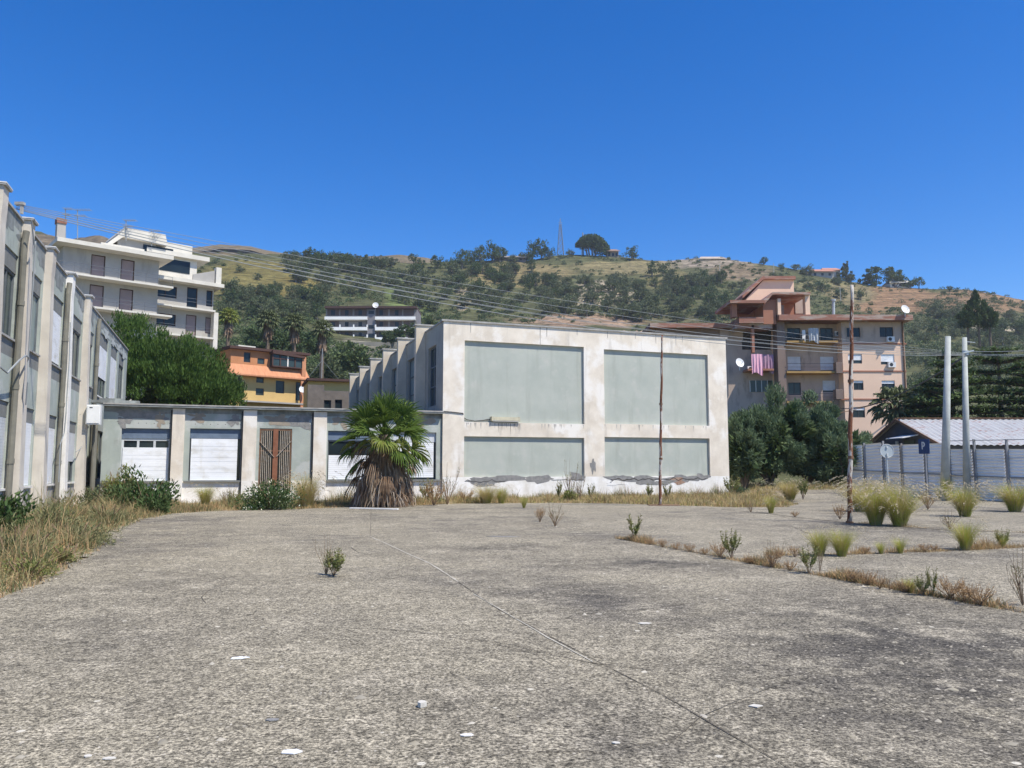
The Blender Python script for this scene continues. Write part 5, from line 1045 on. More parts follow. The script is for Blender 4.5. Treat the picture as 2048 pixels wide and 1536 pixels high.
# scrub between them that nobody could count
def scrub(name, n, box, seed, m, size, excl=()):
    R = np.random.default_rng(seed); rr = random.Random(seed); cs = []; k = 0
    while len(cs) < n and k < n * 6:
        k += 1; px, py = rr.uniform(box[0], box[1]), rr.uniform(box[2], box[3])
        if noise.noise(Vector((px / 40, py / 18, seed))) < -.05: continue
        if any((px - e[0]) ** 2 / e[2] ** 2 + (py - e[1]) ** 2 / e[3] ** 2 < 1 for e in excl): continue
        Y = solveY(px, py)
        if Y: d = ray(px, py); X = d.x / d.y * Y; cs.append((X, Y, hz(X, Y)))
    cs = np.array(cs); q = 45; p = np.repeat(cs, q, axis=0); s = np.repeat(R.uniform(.5, 1.2, len(cs)), q)[:, None] * size
    u = unit(R, len(p)); u[:, 2] = np.abs(u[:, 2]) * .7; p = p + u * s * R.uniform(.6, 1, len(p))[:, None]; d = unit(R, len(p)); d[:, 2] = np.abs(d[:, 2])
    v, f = quads(p, d, R.uniform(.25, .5, len(p)), R.uniform(.35, .7, len(p)), unit(R, len(p))); tag(nmesh(name, v, f, m), kind='stuff')
meadow = [(530, 560, 110, 36), (790, 590, 18, 40), (1200, 650, 140, 14), (1250, 535, 90, 10), (1780, 600, 90, 16), (1040, 548, 70, 12), (740, 650, 105, 45)]
scrub("hillside_scrub", 1500, (380, 2060, 505, 720), 3, M['l_olive'], 1.7, meadow); scrub("hillside_scrub", 900, (380, 2060, 520, 730), 4, M['l_dark'], 1.5, meadow); scrub("hillside_scrub", 1100, (380, 2060, 560, 760), 8, M['l_bush'], 1.9, meadow)
scrub("valley_scrub", 500, (440, 760, 590, 800), 11, M['l_bush'], 2.2, [(740, 650, 105, 45)]); scrub("valley_scrub", 700, (1800, 2100, 600, 790), 12, M['l_olive'], 2.2)
# stone pine on the ridge
def umbrella():
    Yp = onhill(1188, 510); p = at(1188, 508, Yp); p.z = hz(p.x, p.y) - .2; k = Yp / FP; t = thing("umbrella_pine", "broad umbrella pine with a flat domed crown on the ridge summit", "tree", p)
    def ex(q, R): q[:, 2] = np.where(q[:, 2] < -.8, -.8 + R.uniform(-.5, .3, len(q)), q[:, 2]); q[:, 0] += -1.2 * (q[:, 2] > 2); return q
    R = np.random.default_rng(41); n = 11000; u = R.uniform(-1, 1, n); x = u * 34.5 - 2.5; wv = np.sqrt(np.clip(1 - u * u, 0, 1)); y = R.uniform(-1, 1, n) * 19 * wv
    top = np.where(u < 0, 45 - 20 * np.abs(u) ** 3, 45 - 27 * np.abs(u) ** 2.2) - 9 * (y / (19 * wv + .01)) ** 2 + 1.6 * np.sin(x * .45) * np.cos(y * .5 + x * .2); bot = np.interp(x, [-37, -22, -2, 3, 32], [23, 15, 15, 3, 2]); q = R.random(n) ** .55; z = bot + (top - bot) * q
    p = np.stack([x * k, y * k, z * k], 1); d = unit(R, n); d[:, 2] += .35; d /= np.linalg.norm(d, axis=1, keepdims=True); v, f = quads(p, d, R.uniform(.35, .7, n), R.uniform(.5, 1.0, n), unit(R, n)); nmesh("crown", v, f, M['l_dark'], None, t)
    if 0: crown("crown_flank", 42, 5200, (16 * k, 15 * k, 17 * k), 50, .6, 1.0, M['l_dark'], .25, 15 * k, t, hollow=.1).location = (15 * k, 0, 0)
    for x in (-16, -11, -4, 3): mb = MB(); mb.tube([(x * k * .8, 0, -1), (x * k, 0, 14 * k), ((x - 3) * k, 0, 24 * k)], [.5, .38, .25], 7); mb.obj("trunk", M['trunk'], t)
umbrella()
# tall eucalyptus group on the right ridge
def bigtree(nm, px, py, Y, parts_, lab, cat, m, lw=.45, ll=.75, tm='trunkg', trunk=True, z=None, cl=.3, hollow=.3):
    """parts_: crown lobes (dx px, dy px up, rx px, rz px, n)"""
    if Y > 300: Y = onhill(px, py + 1)
    p = at(px, py, Y); k = Y / FP
    if Y > 300: p.z = hz(p.x, p.y)
    t = thing(nm, lab, cat, (p.x, p.y, p.z if z is None else z)); zb = 0 if z is None else p.z - z
    mb = MB()
    for i, (dx, dy, rx, rz, n) in enumerate(parts_):
        c_ = crown("crown", sum(map(ord, lab)) + i * 7, n, (rx * k, rx * k * .8, rz * k), max(10, n // 60), lw, ll, M[m], cl, 0, t, hollow=hollow); c_.location = (dx * k, rnd.uniform(-.3, .3) * rx * k, zb + dy * k)
        if trunk: mb.tube([(0, 0, -.5), (dx * k * .4, 0, zb + dy * k * .5), (dx * k, 0, zb + dy * k)], [max(.12, 1.5 * k), max(.08, 1.0 * k), .05], 6)
    if trunk: mb.obj("trunk", M[tm], t)
    return t
bigtree("eucalyptus_tree", 1694, 556, 396, [(0, 18, 12, 10, 700), (-4, 28, 8, 7, 450), (7, 9, 12, 9, 600), (-12, 12, 10, 8, 500), (-1, 36, 5, 5, 250)], "ragged tall eucalyptus on the ridge behind the rusty pole", "tree", 'l_olive', .4, .7)
bigtree("pine_tree", 1752, 566, 397, [(-6, 24, 16, 15, 1100), (-20, 12, 12, 10, 600), (2, 34, 9, 7, 400), (-5, 8, 16, 9, 700)], "left tall dark tree of the pair on the right ridge", "tree", 'l_dark', .45, .75)
bigtree("pine_tree", 1790, 572, 395, [(0, 24, 22, 18, 1500), (14, 16, 16, 14, 900), (-10, 34, 12, 8, 500), (22, 6, 12, 8, 500)], "right and widest tree of the pair on the right ridge", "tree", 'l_bush', .45, .75)
for px, py, h, w, lab in ((1958, 664, 84, 22, "taller dark cypress on the right slope"), (1936, 662, 52, 24, "left broad dark cypress on the right slope"), (1980, 664, 52, 20, "short dark cypress at the right of the cypress group")):
    Y = 170; p = at(px, py, Y); k = Y / FP; t = thing("cypress_tree", lab, "tree", (p.x, p.y, p.z - 2))
    def ex(q, R, h=h, k=k): 
        zz = (q[:, 2] / (h * k / 2) + 1) / 2; s = np.clip(1.25 - zz, .1, 1) ** .6; q[:, 0] *= s; q[:, 1] *= s; return q
    crown("crown", int(px), 4200, (w * k, w * k, h * k / 2), 60, .22, .5, M['l_dark'], .22, h * k / 2 + 2, t, hollow=.4, extra=ex, upb=.6); mb = MB(); mb.tube([(0, 0, -1), (0, 0, 6)], [.3, .2], 6); mb.obj("trunk", M['trunk'], t)
# big bright pine behind the link
p = at(325, 935, 56); k = 56 / FP; t = thing("big_pine_tree", "large bright green pine behind the left wing and low link", "tree", (p.x, p.y, 0))
def pine_crown(name, seed, n, c, rad, parent):
    R = np.random.default_rng(seed); nc = 230; u = unit(R, nc); u[:, 2] = np.where(u[:, 2] < -.3, -u[:, 2] * .6, u[:, 2]); cc = u * np.array(rad) * R.uniform(.72, 1.0, nc)[:, None] + np.array(c)
    per = n // nc; idx = np.repeat(np.arange(nc), per); m = len(idx); sp = unit(R, m) * (R.random(m) ** .5)[:, None] * np.array([.62, .62, .5]); b = cc[idx] + sp
    out = u[idx] * .35 + unit(R, m) * .45; out[:, 2] += .75; out /= np.linalg.norm(out, axis=1, keepdims=True); v, f = quads(b, out, R.uniform(.05, .10, m), R.uniform(.17, .32, m), unit(R, m)); return nmesh(name, v, f, M['l_pine'], None, parent)
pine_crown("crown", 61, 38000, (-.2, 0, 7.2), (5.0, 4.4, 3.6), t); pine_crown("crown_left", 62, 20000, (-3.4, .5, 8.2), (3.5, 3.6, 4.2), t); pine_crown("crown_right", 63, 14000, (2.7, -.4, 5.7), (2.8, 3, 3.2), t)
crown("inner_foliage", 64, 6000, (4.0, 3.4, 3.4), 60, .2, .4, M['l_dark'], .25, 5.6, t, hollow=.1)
mb = MB(); mb.tube([(0, 0, -.3), (.2, 0, 3), (-.3, 0, 6)], [.35, .28, .18], 8); limbs(mb, (0, 0, 3), [(3, 0, 6), (-3, .5, 8), (.5, -2, 7), (0, 2, 8.5)], .16, .05, 4); mb.obj("trunk", M['trunk'], t)
# feathery shrub mass right of the block
def shrub(px, Y, zc, rad, n, lab, seed, m='l_shrub', lw=.06, ll=.26, nc=70):
    p = at(px, 935, Y); t = thing("feathery_shrub", lab, "large shrub", (p.x, p.y, near_z(p.x, p.y)))
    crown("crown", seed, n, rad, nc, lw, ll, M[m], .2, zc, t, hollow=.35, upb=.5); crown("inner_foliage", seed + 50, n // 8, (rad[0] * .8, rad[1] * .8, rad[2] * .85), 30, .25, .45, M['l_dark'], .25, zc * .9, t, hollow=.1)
    mb = MB(); limbs(mb, (0, 0, 0), [(math.cos(a) * rad[0] * .6, math.sin(a) * rad[1] * .6, zc + rad[2] * .3) for a in np.arange(0, 6.2, .9)], .09, .02, seed); mb.obj("trunk", M['trunk'], t); return t
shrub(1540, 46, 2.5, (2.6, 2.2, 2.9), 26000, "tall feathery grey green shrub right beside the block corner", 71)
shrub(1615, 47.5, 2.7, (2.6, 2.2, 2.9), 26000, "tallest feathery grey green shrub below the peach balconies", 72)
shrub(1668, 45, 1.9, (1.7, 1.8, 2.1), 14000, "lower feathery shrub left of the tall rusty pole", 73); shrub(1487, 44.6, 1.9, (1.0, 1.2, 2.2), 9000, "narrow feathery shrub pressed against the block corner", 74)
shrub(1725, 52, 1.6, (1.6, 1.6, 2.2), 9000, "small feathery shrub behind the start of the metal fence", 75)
# cedars with layered branches
def cedar(px, Y, h, R0, lab, seed):
    p = at(px, 935, Y); t = thing("cedar_tree", lab, "tree", (p.x, p.y, 0)); R = np.random.default_rng(seed); P, D = [], []; mb = MB(); mb.tube([(0, 0, 0), (0, 0, h)], [.35, .06], 8)
    nl = 13
    for i in range(nl):
        z = 1.2 + (h - 1.6) * i / (nl - 1); r = R0 * (1 - .55 * (i / (nl - 1)) ** 1.5) * R.uniform(.75, 1.1)
        if i == nl - 1: r = R0 * .25
        for b in range(8):
            a = R.uniform(0, 6.28); L_ = r * R.uniform(.7, 1.1); tip = np.array([math.cos(a) * L_, math.sin(a) * L_, z + .12 * L_ * R.uniform(-.6, 1)]); mb.tube([(0, 0, z - .2), tuple(tip)], [.07, .02], 5)
            n = int(150 * L_ / 3); f = R.random(n) ** .7; c = np.array([0, 0, z - .2]) + (tip - np.array([0, 0, z - .2])) * f[:, None]; wdt = .15 + .8 * f * (1.15 - f) * 1.6
            c[:, 0] += R.normal(size=n) * wdt * .6; c[:, 1] += R.normal(size=n) * wdt * .6; c[:, 2] += np.abs(R.normal(size=n)) * .1; P.append(c)
            d = unit(R, n); d[:, 2] = d[:, 2] * .35 + .12; D.append(d / np.linalg.norm(d, axis=1, keepdims=True))
    P = np.concatenate(P); D = np.concatenate(D); n = len(P); up = unit(R, n) * .35 + np.array([0, 0, 1]); v, f = quads(P, D, R.uniform(.1, .22, n), R.uniform(.25, .5, n), up); nmesh("crown", v, f, M['l_cedar'], None, t); mb.obj("trunk", M['trunk'], t)
cedar(1912, 62, 10.6, 4.6, "dark cedar with level branches behind the two concrete poles", 81); cedar(2010, 66, 11.5, 5.2, "tallest dark layered cedar at the right edge", 82); cedar(1860, 68, 9.0, 3.4, "narrower dark cedar beside the peach building corner", 83); cedar(2075, 60, 9.5, 4.5, "dark cedar cut off by the right edge of the view", 84)
crown_o = bigtree("dense_tree", 1845, 835, 75, [(0, 8, 34, 30, 4200), (-30, -4, 22, 22, 2200)], "dense dark tree filling the gap behind the small palm", "tree", 'l_dark', .18, .34, z=0)
# bushes and trees between the houses
bigtree("broad_tree", 700, 735, 150, [(0, 18, 42, 34, 3400), (30, 6, 26, 22, 1600), (-34, 2, 26, 22, 1400)], "broad grey green tree between the orange house and the block", "tree", 'l_bush', .35, .55, z=10)
bigtree("broad_tree", 648, 760, 120, [(0, 16, 36, 36, 2800), (16, -10, 34, 24, 1800)], "grey green tree just behind the orange house corner", "tree", 'l_olive', .3, .5, z=5)
bigtree("dark_spreading_tree", 785, 692, 215, [(0, 20, 26, 14, 1500), (-10, 12, 16, 9, 500), (12, 28, 14, 9, 500)], "dark flat topped tree in front of the hillside residence", "tree", 'l_dark', .35, .6)
bigtree("dark_spreading_tree", 826, 700, 218, [(0, 34, 22, 22, 1500)], "dark rounded tree at the right end of the hillside residence", "tree", 'l_dark', .35, .6)
bigtree("broad_tree", 862, 650, 235, [(0, 6, 22, 12, 1000)], "light green round bush right above the block corner", "tree", 'l_bush', .35, .6)
bigtree("dense_tree", 585, 690, 160, [(0, 10, 44, 26, 2400), (-60, 8, 40, 26, 2000), (50, 2, 34, 22, 1500)], "dark thicket behind the tall fan palms", "tree", 'l_dark', .35, .6, z=10)
bigtree("broad_tree", 470, 770, 74, [(0, -6, 18, 30, 1400)], "thin grey tree between the big pine and the orange house", "tree", 'l_olive', .2, .36, z=0)
# ------------------------------------------------------------------ palms
def blade_strip(V_, F_, pts, w, side):
    """ribbon of len(pts) points with widths w; V_/F_ lists"""
    b = len(V_)
    for p_, ww in zip(pts, w): V_.append(p_ - side * ww / 2); V_.append(p_ + side * ww / 2)
    for i in range(len(pts) - 1): F_.append((b + 2 * i, b + 2 * i + 1, b + 2 * i + 3, b + 2 * i + 2))
def fan(V_, F_, base, d, stem, rad, rr, nb=22, spread=1.75, droop=.35, fold=.25, sw=.03, roll=0):
    """fan frond: petiole from base along d then a fan of drooping blades"""
    d = d.normalized(); s = d.cross(Vector((0, 0, 1)))
    if s.length < .1: s = Vector((1, 0, 0))
    s.normalize(); u = s.cross(d)
    tip = base + d * stem - Vector((0, 0, stem * stem * .12)); mid = (base + tip) / 2 + Vector((0, 0, .04 * stem)); blade_strip(V_, F_, [base, mid, tip], [sw, sw * .8, sw * .7], s); blade_strip(V_, F_, [base, mid, tip], [sw, sw * .8, sw * .7], u)
    dd = (tip - mid).normalized(); s = dd.cross(Vector((0, 0, 1)));
    if s.length < .1: s = Vector((1, 0, 0))
    s.normalize(); u = s.cross(dd)
    if roll: ra = rr.uniform(-roll, roll); s, u = s * math.cos(ra) + u * math.sin(ra), u * math.cos(ra) - s * math.sin(ra)
    for k in range(nb):
        a = -spread + 2 * spread * k / (nb - 1); L_ = rad * (1 - .25 * abs(a) / spread) * rr.uniform(.9, 1.06); dr = dd * math.cos(a) + s * math.sin(a) + u * (fold * abs(math.sin(a)))
        dr.normalize(); w = rad * spread / nb * 1.15; side = (dr.cross(u)).normalized() * .8 + u * .6 * (1 if k % 2 else -1); side.normalize()
        g_ = Vector((0, 0, -1)); p1 = tip + dr * L_ * .45; p2 = p1 + dr * L_ * .35 + g_ * droop * L_ * .18; p3 = p2 + (dr * .6 + g_ * droop * 1.6).normalized() * L_ * .28
        blade_strip(V_, F_, [tip, p1, p2, p3], [w * .15, w, w * .7, w * .06], side)
def to_mesh(V_, F_, name, mats, mi=None, parent=None):
    return nmesh(name, np.array([tuple(v) for v in V_]), np.array(F_), mats, mi, parent)
def near_palm():
    rr = random.Random(17); b = gnd(766, 1014); t = thing("fan_palm", "shaggy fan palm with a skirt of dead brown fronds at the yard edge", "palm tree", b)
    mb = MB(); mb.tube([(0, 0, 0), (0, 0, 1.5), (0, 0, 2.75)], [.3, .26, .22], 10); mb.obj("trunk", M['trunk'], t)
    c = Vector((0, 0, 2.72))
    for mi_, (n, nm) in enumerate(((52, "green_fronds"), (6, "yellow_fronds"))):
        V_, F_ = [], []
        for k in range(n):
            a = k * 2.39996 + rr.uniform(-.2, .2); el = (1.5 - 1.5 * (k / n) ** .9) + rr.uniform(-.35, .3)
            if mi_: el = rr.uniform(-.45, -.05); a = (-1.5, -2.9, -.2, -2.4, -.7, -1.1, -2.0, .1, 3.1)[k]
            d = Vector((math.cos(a) * math.cos(el), math.sin(a) * math.cos(el), math.sin(el)))
            fan(V_, F_, c + Vector((0, 0, rr.uniform(-.15, .15))), d, rr.uniform(.7, 1.15) * (1 if el < .9 else .95), rr.uniform(.72, .98), rr, 24, rr.uniform(1.2, 1.7), .12 + .5 * max(0, .4 - el) + rr.uniform(-.05, .15), .3, .035, 1.1)
        to_mesh(V_, F_, nm, M['l_palm'] if not mi_ else M['l_palmy'], None, t)
    V_, F_ = [], []                      # half green fronds hanging right
    for a, el in ((-.25, -.15), (-.55, -.5), (.1, -.45), (-2.8, -.55), (-2.95, -.1), (-.8, -.2)): d = Vector((math.cos(a) * math.cos(el), math.sin(a) * math.cos(el), math.sin(el))); fan(V_, F_, c + Vector((0, 0, -.3)), d, rr.uniform(.9, 1.15), .9, rr, 20, 1.3, 1.1, .1, .03, .6)
    to_mesh(V_, F_, "hanging_fronds", M['l_palm'], None, t)
    for nm, m_, n, zlo, zhi in (("dead_skirt", 'dead', 900, .0, 2.55), ("grey_skirt", 'deadgrey', 420, .0, 1.5)):
        V_, F_ = [], []
        for k in range(n):
            a = rr.uniform(0, 6.283); z0 = rr.uniform(zlo + .5, zhi); q = 1 - z0 / 2.7; r0 = .28 + .66 * q * rr.uniform(.5, 1.15) + .16 * noise.noise(Vector((math.cos(a) * 2, math.sin(a) * 2, z0 * 2))); L_ = min(z0 - .01, rr.uniform(.6, 1.25)); r1 = r0 + rr.uniform(.12, .34) * (1 + q * .3); r2 = r1 + rr.uniform(-.02, .18) * (1.3 if z0 - L_ < .25 else .6)
            ca, sa = math.cos(a), math.sin(a); a2 = a + rr.uniform(-.12, .12); P_ = [Vector((ca * r0, sa * r0, z0)), Vector((ca * r1, sa * r1, z0 - L_ * .35)), Vector((math.cos(a2) * r2, math.sin(a2) * r2, max(.01, z0 - L_)))]
            side = Vector((-sa, ca, 0)) * math.cos(k) + Vector((ca, sa, 0)) * math.sin(k); w = rr.uniform(.02, .055); blade_strip(V_, F_, P_, [w * .5, w, w * .25], side)
        to_mesh(V_, F_, nm, M[m_], None, t)
    V_, F_ = [], []                      # folded dead fans hanging from the crown
    for k in range(64):
        a = rr.uniform(0, 6.283); el = rr.uniform(-1.0, .1); d = Vector((math.cos(a) * math.cos(el), math.sin(a) * math.cos(el), math.sin(el))); fan(V_, F_, Vector((0, 0, rr.uniform(1.2, 2.6))), d, rr.uniform(.4, .85), rr.uniform(.7, 1.05), rr, 14, rr.uniform(.3, .7), 3.0, .05, .03)
    to_mesh(V_, F_, "dead_fans", M['dead'], None, t)
near_palm()
def far_palm(px, py_top, py_base, Y, rpx, lab, seed, m='l_palmg', skirt=True):
    rr = random.Random(seed); b = at(px, py_base, Y); top = at(px, py_top, Y); k = Y / FP; h = top.z - b.z - rpx * k * .7; t = thing("fan_palm", lab, "palm tree", b); mb = MB(); mb.tube([(0, 0, -2), (0, 0, h)], [.3, .24], 8); mb.obj("trunk", M['trunk'], t)
    V_, F_ = [], []; R_ = rpx * k
    for i in range(34):
        a = i * 2.4; el = 1.3 - 2.0 * i / 34; d = Vector((math.cos(a) * math.cos(el), math.sin(a) * math.cos(el), math.sin(el))); fan(V_, F_, Vector((0, 0, h)), d, R_ * .55, R_ * .6, rr, 9, 1.5, .8, .3, .08)
    to_mesh(V_, F_, "fronds", M[m], None, t)
    if skirt:
        V_, F_ = [], []
        for i in range(160):
            a = rr.uniform(0, 6.283); z0 = h - rr.uniform(0, 1.8); L_ = rr.uniform(.8, 1.6); r0 = rr.uniform(.25, .4); r1 = r0 + rr.uniform(.1, .5); blade_strip(V_, F_, [Vector((math.cos(a) * r0, math.sin(a) * r0, z0)), Vector((math.cos(a) * r1, math.sin(a) * r1, z0 - L_))], [.25, .1], Vector((-math.sin(a), math.cos(a), 0)))
        to_mesh(V_, F_, "dead_skirt", M['dead'], None, t)
far_palm(535, 622, 700, 112, 26, "left one of two tall fan palms above the orange house", 1); far_palm(588, 628, 705, 110, 26, "middle tall fan palm above the orange house roof", 2); far_palm(643, 642, 740, 106, 25, "right fan palm with its trunk showing beside the orange house", 3)
far_palm(455, 618, 700, 116, 22, "pale fan palm beside the white apartment house corner", 4, 'l_palmy')
far_palm(1792, 775, 860, 70, 50, "feathery palm in front of the peach building", 5, 'l_palmg')
for px, py in ((1, 1),):
    V_, F_ = [], []; p = at(643, 700, 100); t = thing("guyed_mast", "thin mast with guy wires in front of the right fan palm", "mast", at(643, 760, 95)); mb = MB(); a = at(643, 760, 95); mb.tube([(0, 0, 0), at(645, 697, 95) - a], .05, 6); mb.bar(at(645, 720, 95) - a, at(612, 760, 95) - a, .04); mb.bar(at(645, 720, 95) - a, at(680, 762, 95) - a, .03); mb.obj("mast", M['cable'], t)
# ------------------------------------------------------------------ grasses and weeds on and around the yard
def blades(R, n, c, spread, h, lean, w, curve=.5, plume=0):
    """curved blades: base positions around c; returns verts, quads, material index"""
    a = R.uniform(0, 2 * np.pi, n); r = np.sqrt(R.random(n)) * spread; b = np.stack([c[0] + r * np.cos(a), c[1] + r * np.sin(a), np.full(n, c[2])], 1)
    la = a + R.normal(size=n) * .6; ln = np.abs(R.normal(size=n)) * lean * .7 + lean * r / max(spread, 1e-3) * .5; H = h * R.uniform(.3, 1.05, n) ** .8
    hd = np.stack([np.cos(la), np.sin(la), np.zeros(n)], 1); s = np.stack([-np.sin(la + R.normal(size=n) * .8), np.cos(la), np.zeros(n)], 1); s /= np.linalg.norm(s, axis=1, keepdims=True)
    ts = [0, .4, .75, 1]; ws = [1, .8, .5, .1]; vs = []
    for t_, w_ in zip(ts, ws):
        p = b + hd * (ln * H * t_ ** 2 * (1 + curve))[:, None] + np.array([0, 0, 1]) * (H * (t_ - curve * .25 * ln * t_ ** 3))[:, None]; wd_ = (w * w_ / 2); vs += [p - s * wd_, p + s * wd_]
    v = np.stack(vs, 1).reshape(-1, 3); i = np.arange(n)[:, None] * 8; f = np.concatenate([i + np.array([0, 1, 3, 2]), i + np.array([2, 3, 5, 4]), i + np.array([4, 5, 7, 6])]); tips = (vs[-1] + vs[-2]) / 2
    return v, f, tips, hd
def tuft_proto(name, seed, n, spread, h, lean, green, plume):
    R = np.random.default_rng(seed); t = bpy.data.objects.new(name, None); C.objects.link(t)
    v, f, tips, hd = blades(R, n, (0, 0, 0), spread, h, lean, .007); nmesh("blades", v, f, [M['g_green'], M['g_straw']], (np.tile(R.random(n) > green, 3)).astype(int), t)
    if plume:
        k = plume; v, f, tips, hd = blades(R, k, (0, 0, 0), spread, h * 1.08, lean * 1.0, .004); hd[:, 0] += 0; P = []; D = []; 
        for q in range(9): P.append(tips + hd * (.02 * q) * h - np.array([0, 0, .004 * q * q * h * .3]) + R.normal(size=tips.shape) * .006); dd = hd * 1.2 + unit(R, k) * .7; D.append(dd / np.linalg.norm(dd, axis=1, keepdims=True))
        P = np.concatenate(P); D = np.concatenate(D); m = len(P); v2, f2 = quads(P, D, np.full(m, .02), np.full(m, .045), unit(R, m)); f2 = f2 + len(v); nmesh("seed_heads", np.concatenate([v, v2]), np.concatenate([f, f2]), M['g_plume'], None, t)
    return t
TP = [tuft_proto("fountain_grass", 1, 1500, .13, 1.0, .38, .7, 150), tuft_proto("fountain_grass", 2, 1200, .13, 1.0, .36, .78, 45), tuft_proto("fountain_grass", 3, 650, .1, 1.0, .38, .8, 14), tuft_proto("fountain_grass", 4, 1800, .2, 1.0, .5, .3, 120)]
tfirst = set()
def tuft(i, px, py, h, lab, wx=1, z=None):
    p = gnd(px, py, z or 0)
    for _ in range(3): p = gnd(px, py, near_z(p.x, p.y))
    if i not in tfirst: tfirst.add(i); o = TP[i]; o.location = (p.x, p.y, p.z + .01)
    else: o = dup(TP[i], None, (p.x, p.y, p.z + .01), rnd.random() * 6.28)
    h *= .9; o.scale = (h * wx, h * wx, h); o['label'] = lab; o['category'] = "grass tuft"; return o
tuft(0, 1752, 1052, 1.15, "big fountain grass tuft with plumes right beside the tall rusty pole"); tuft(0, 1800, 1054, 1.2, "tallest fountain grass tuft, right of the pair by the rusty pole", 1.05)
tuft(3, 1726, 1024, 1.25, "pale plumed fountain grass tuft behind the tall rusty pole"); tuft(3, 1768, 1022, 1.3, "straw coloured tuft crowded behind the pair of green tufts"); tuft(0, 1930, 1035, 1.1, "plumed tuft at the foot of the right concrete pole", 1.05); tuft(0, 2030, 1025, 1.15, "dark green plumed tuft cut by the right edge", 1.2)
tuft(1, 1932, 1102, .62, "yellow green tuft on the weedy joint near the right edge", 1.0); tuft(1, 1640, 1114, .52, "left half of the green twin tuft on the yard joint"); tuft(1, 1684, 1115, .55, "right half of the green twin tuft on the yard joint", 1.05); tuft(2, 1762, 1110, .28, "small thin tuft on the joint right of the twin tuft"); tuft(2, 1801, 1109, .36, "slender tuft standing alone on the right joint")
tuft(1, 1542, 1028, .7, "upright yellow green tuft on the far slab edge", .8); tuft(1, 1003, 1008, .82, "green fountain grass tuft before the left panel of the block"); tuft(3, 972, 1008, .9, "brownish tuft left of the green one before the block"); tuft(2, 1048, 1017, .6, "small bright tuft at the edge of the concrete before the block", .8)
tuft(3, 612, 1016, 1.45, "large straw coloured tuft beside the flowering shrub", .75); tuft(2, 1822, 1188, .22, "short vivid green tuft in the near weedy joint", 1.3); tuft(1, 1895, 1003, 1.3, "dense green tuft at the foot of the left concrete pole", .55); tuft(2, 1880, 1000, .8, "little tuft left of the concrete poles"); tuft(1, 410, 1014, .95, "yellowish tuft before the second shuttered window", 1.0); tuft(2, 2005, 1098, .35, "small tuft near the right edge of the yard")
tuft(3, 1580, 1000, 1.0, "dry tuft before the feathery shrubs", 1.0)
def weed_proto(name, seed, ns, h, leaf_n, m, spread=.5, lw=.022, ll=.05, sm='w_stem'):
    rr = random.Random(seed); t = bpy.data.objects.new(name, None); C.objects.link(t); mb = MB(); cs, ds = [], []
    for k in range(ns):
        a = rr.uniform(0, 6.283); ln = rr.uniform(.1, spread); hh = h * rr.uniform(.55, 1.05); P_ = [Vector((0, 0, 0)), Vector((math.cos(a) * ln * .3, math.sin(a) * ln * .3, hh * .3)), Vector((math.cos(a) * ln * .7, math.sin(a) * ln * .7, hh * .62)), Vector((math.cos(a + .2) * ln * .85, math.sin(a + .2) * ln * .85, hh))]
        mb.tube(P_, [.008, .007, .005, .003], 5)
        for s_ in range(2): q = P_[1].lerp(P_[2], rr.random()); a2 = a + rr.uniform(-1.3, 1.3); e = q + Vector((math.cos(a2) * .09, math.sin(a2) * .09, .16 * rr.uniform(.6, 1.4))) * h * 1.6; mb.tube([q, e], [.005, .002], 4); P_.append(e) if s_ == 9 else None; cs += [tuple(q.lerp(e, rr.random())) for _ in range(leaf_n // 2)]
        for _ in range(leaf_n): i = rr.choice((1, 1, 2, 2)) if len(P_) > 3 else 1; cs.append(tuple(P_[i].lerp(P_[min(i + 1, 3)], rr.random())))
    mb.obj("stems", M[sm], t); R = np.random.default_rng(seed); cs = np.array(cs)
    if len(cs): d = unit(R, len(cs)); d[:, 2] = np.abs(d[:, 2]) + .2; d /= np.linalg.norm(d, axis=1, keepdims=True); v, f = quads(cs, d, R.uniform(.6, 1.2, len(cs)) * lw, R.uniform(.7, 1.3, len(cs)) * ll, unit(R, len(cs))); nmesh("leaves", v, f, M[m], None, t)
    return t
WP = [weed_proto("leafy_weed", 21, 12, 1.0, 34, 'w_leaf', .5, .03, .085), weed_proto("dry_weed", 22, 13, 1.0, 5, 'g_olive', .55, .02, .05), weed_proto("leafy_weed", 23, 9, 1.0, 30, 'w_leaf', .32, .035, .10), weed_proto("dry_weed", 24, 22, 1.0, 26, 'g_dry', .6, .02, .06)]
wfirst = set()
def weed(i, px, py, h, lab, wx=1):
    p = gnd(px, py)
    for _ in range(3): p = gnd(px, py, near_z(p.x, p.y))
    if i not in wfirst: wfirst.add(i); o = WP[i]
    else: o = dup(WP[i], None, p, rnd.random() * 6.28)
    o.location = (p.x, p.y, p.z + .015); o.scale = (h * wx, h * wx, h); o['label'] = lab; o['category'] = "weed"; return o
weed(0, 667, 1156, .38, "lone leafy weed growing from the concrete left of centre", 1.6); weed(1, 652, 1153, .58, "bare twigs leaning left out of the lone weed", .7); weed(1, 1110, 1054, .62, "greyish thorny dead weed in the middle of the yard", 1.2); weed(3, 1080, 1046, .45, "rust coloured dry weed left of the thorny dead one", .8)
weed(2, 1269, 1084, .55, "leafy upright weed at the start of the weedy joint", .9); weed(0, 1463, 1120, .48, "bushy leafy weed on the joint, second from the left"); weed(1, 1545, 1137, .42, "twiggy brown weed with few leaves on the joint"); weed(3, 1545, 1138, .3, "dry clump at the foot of the twiggy weed")
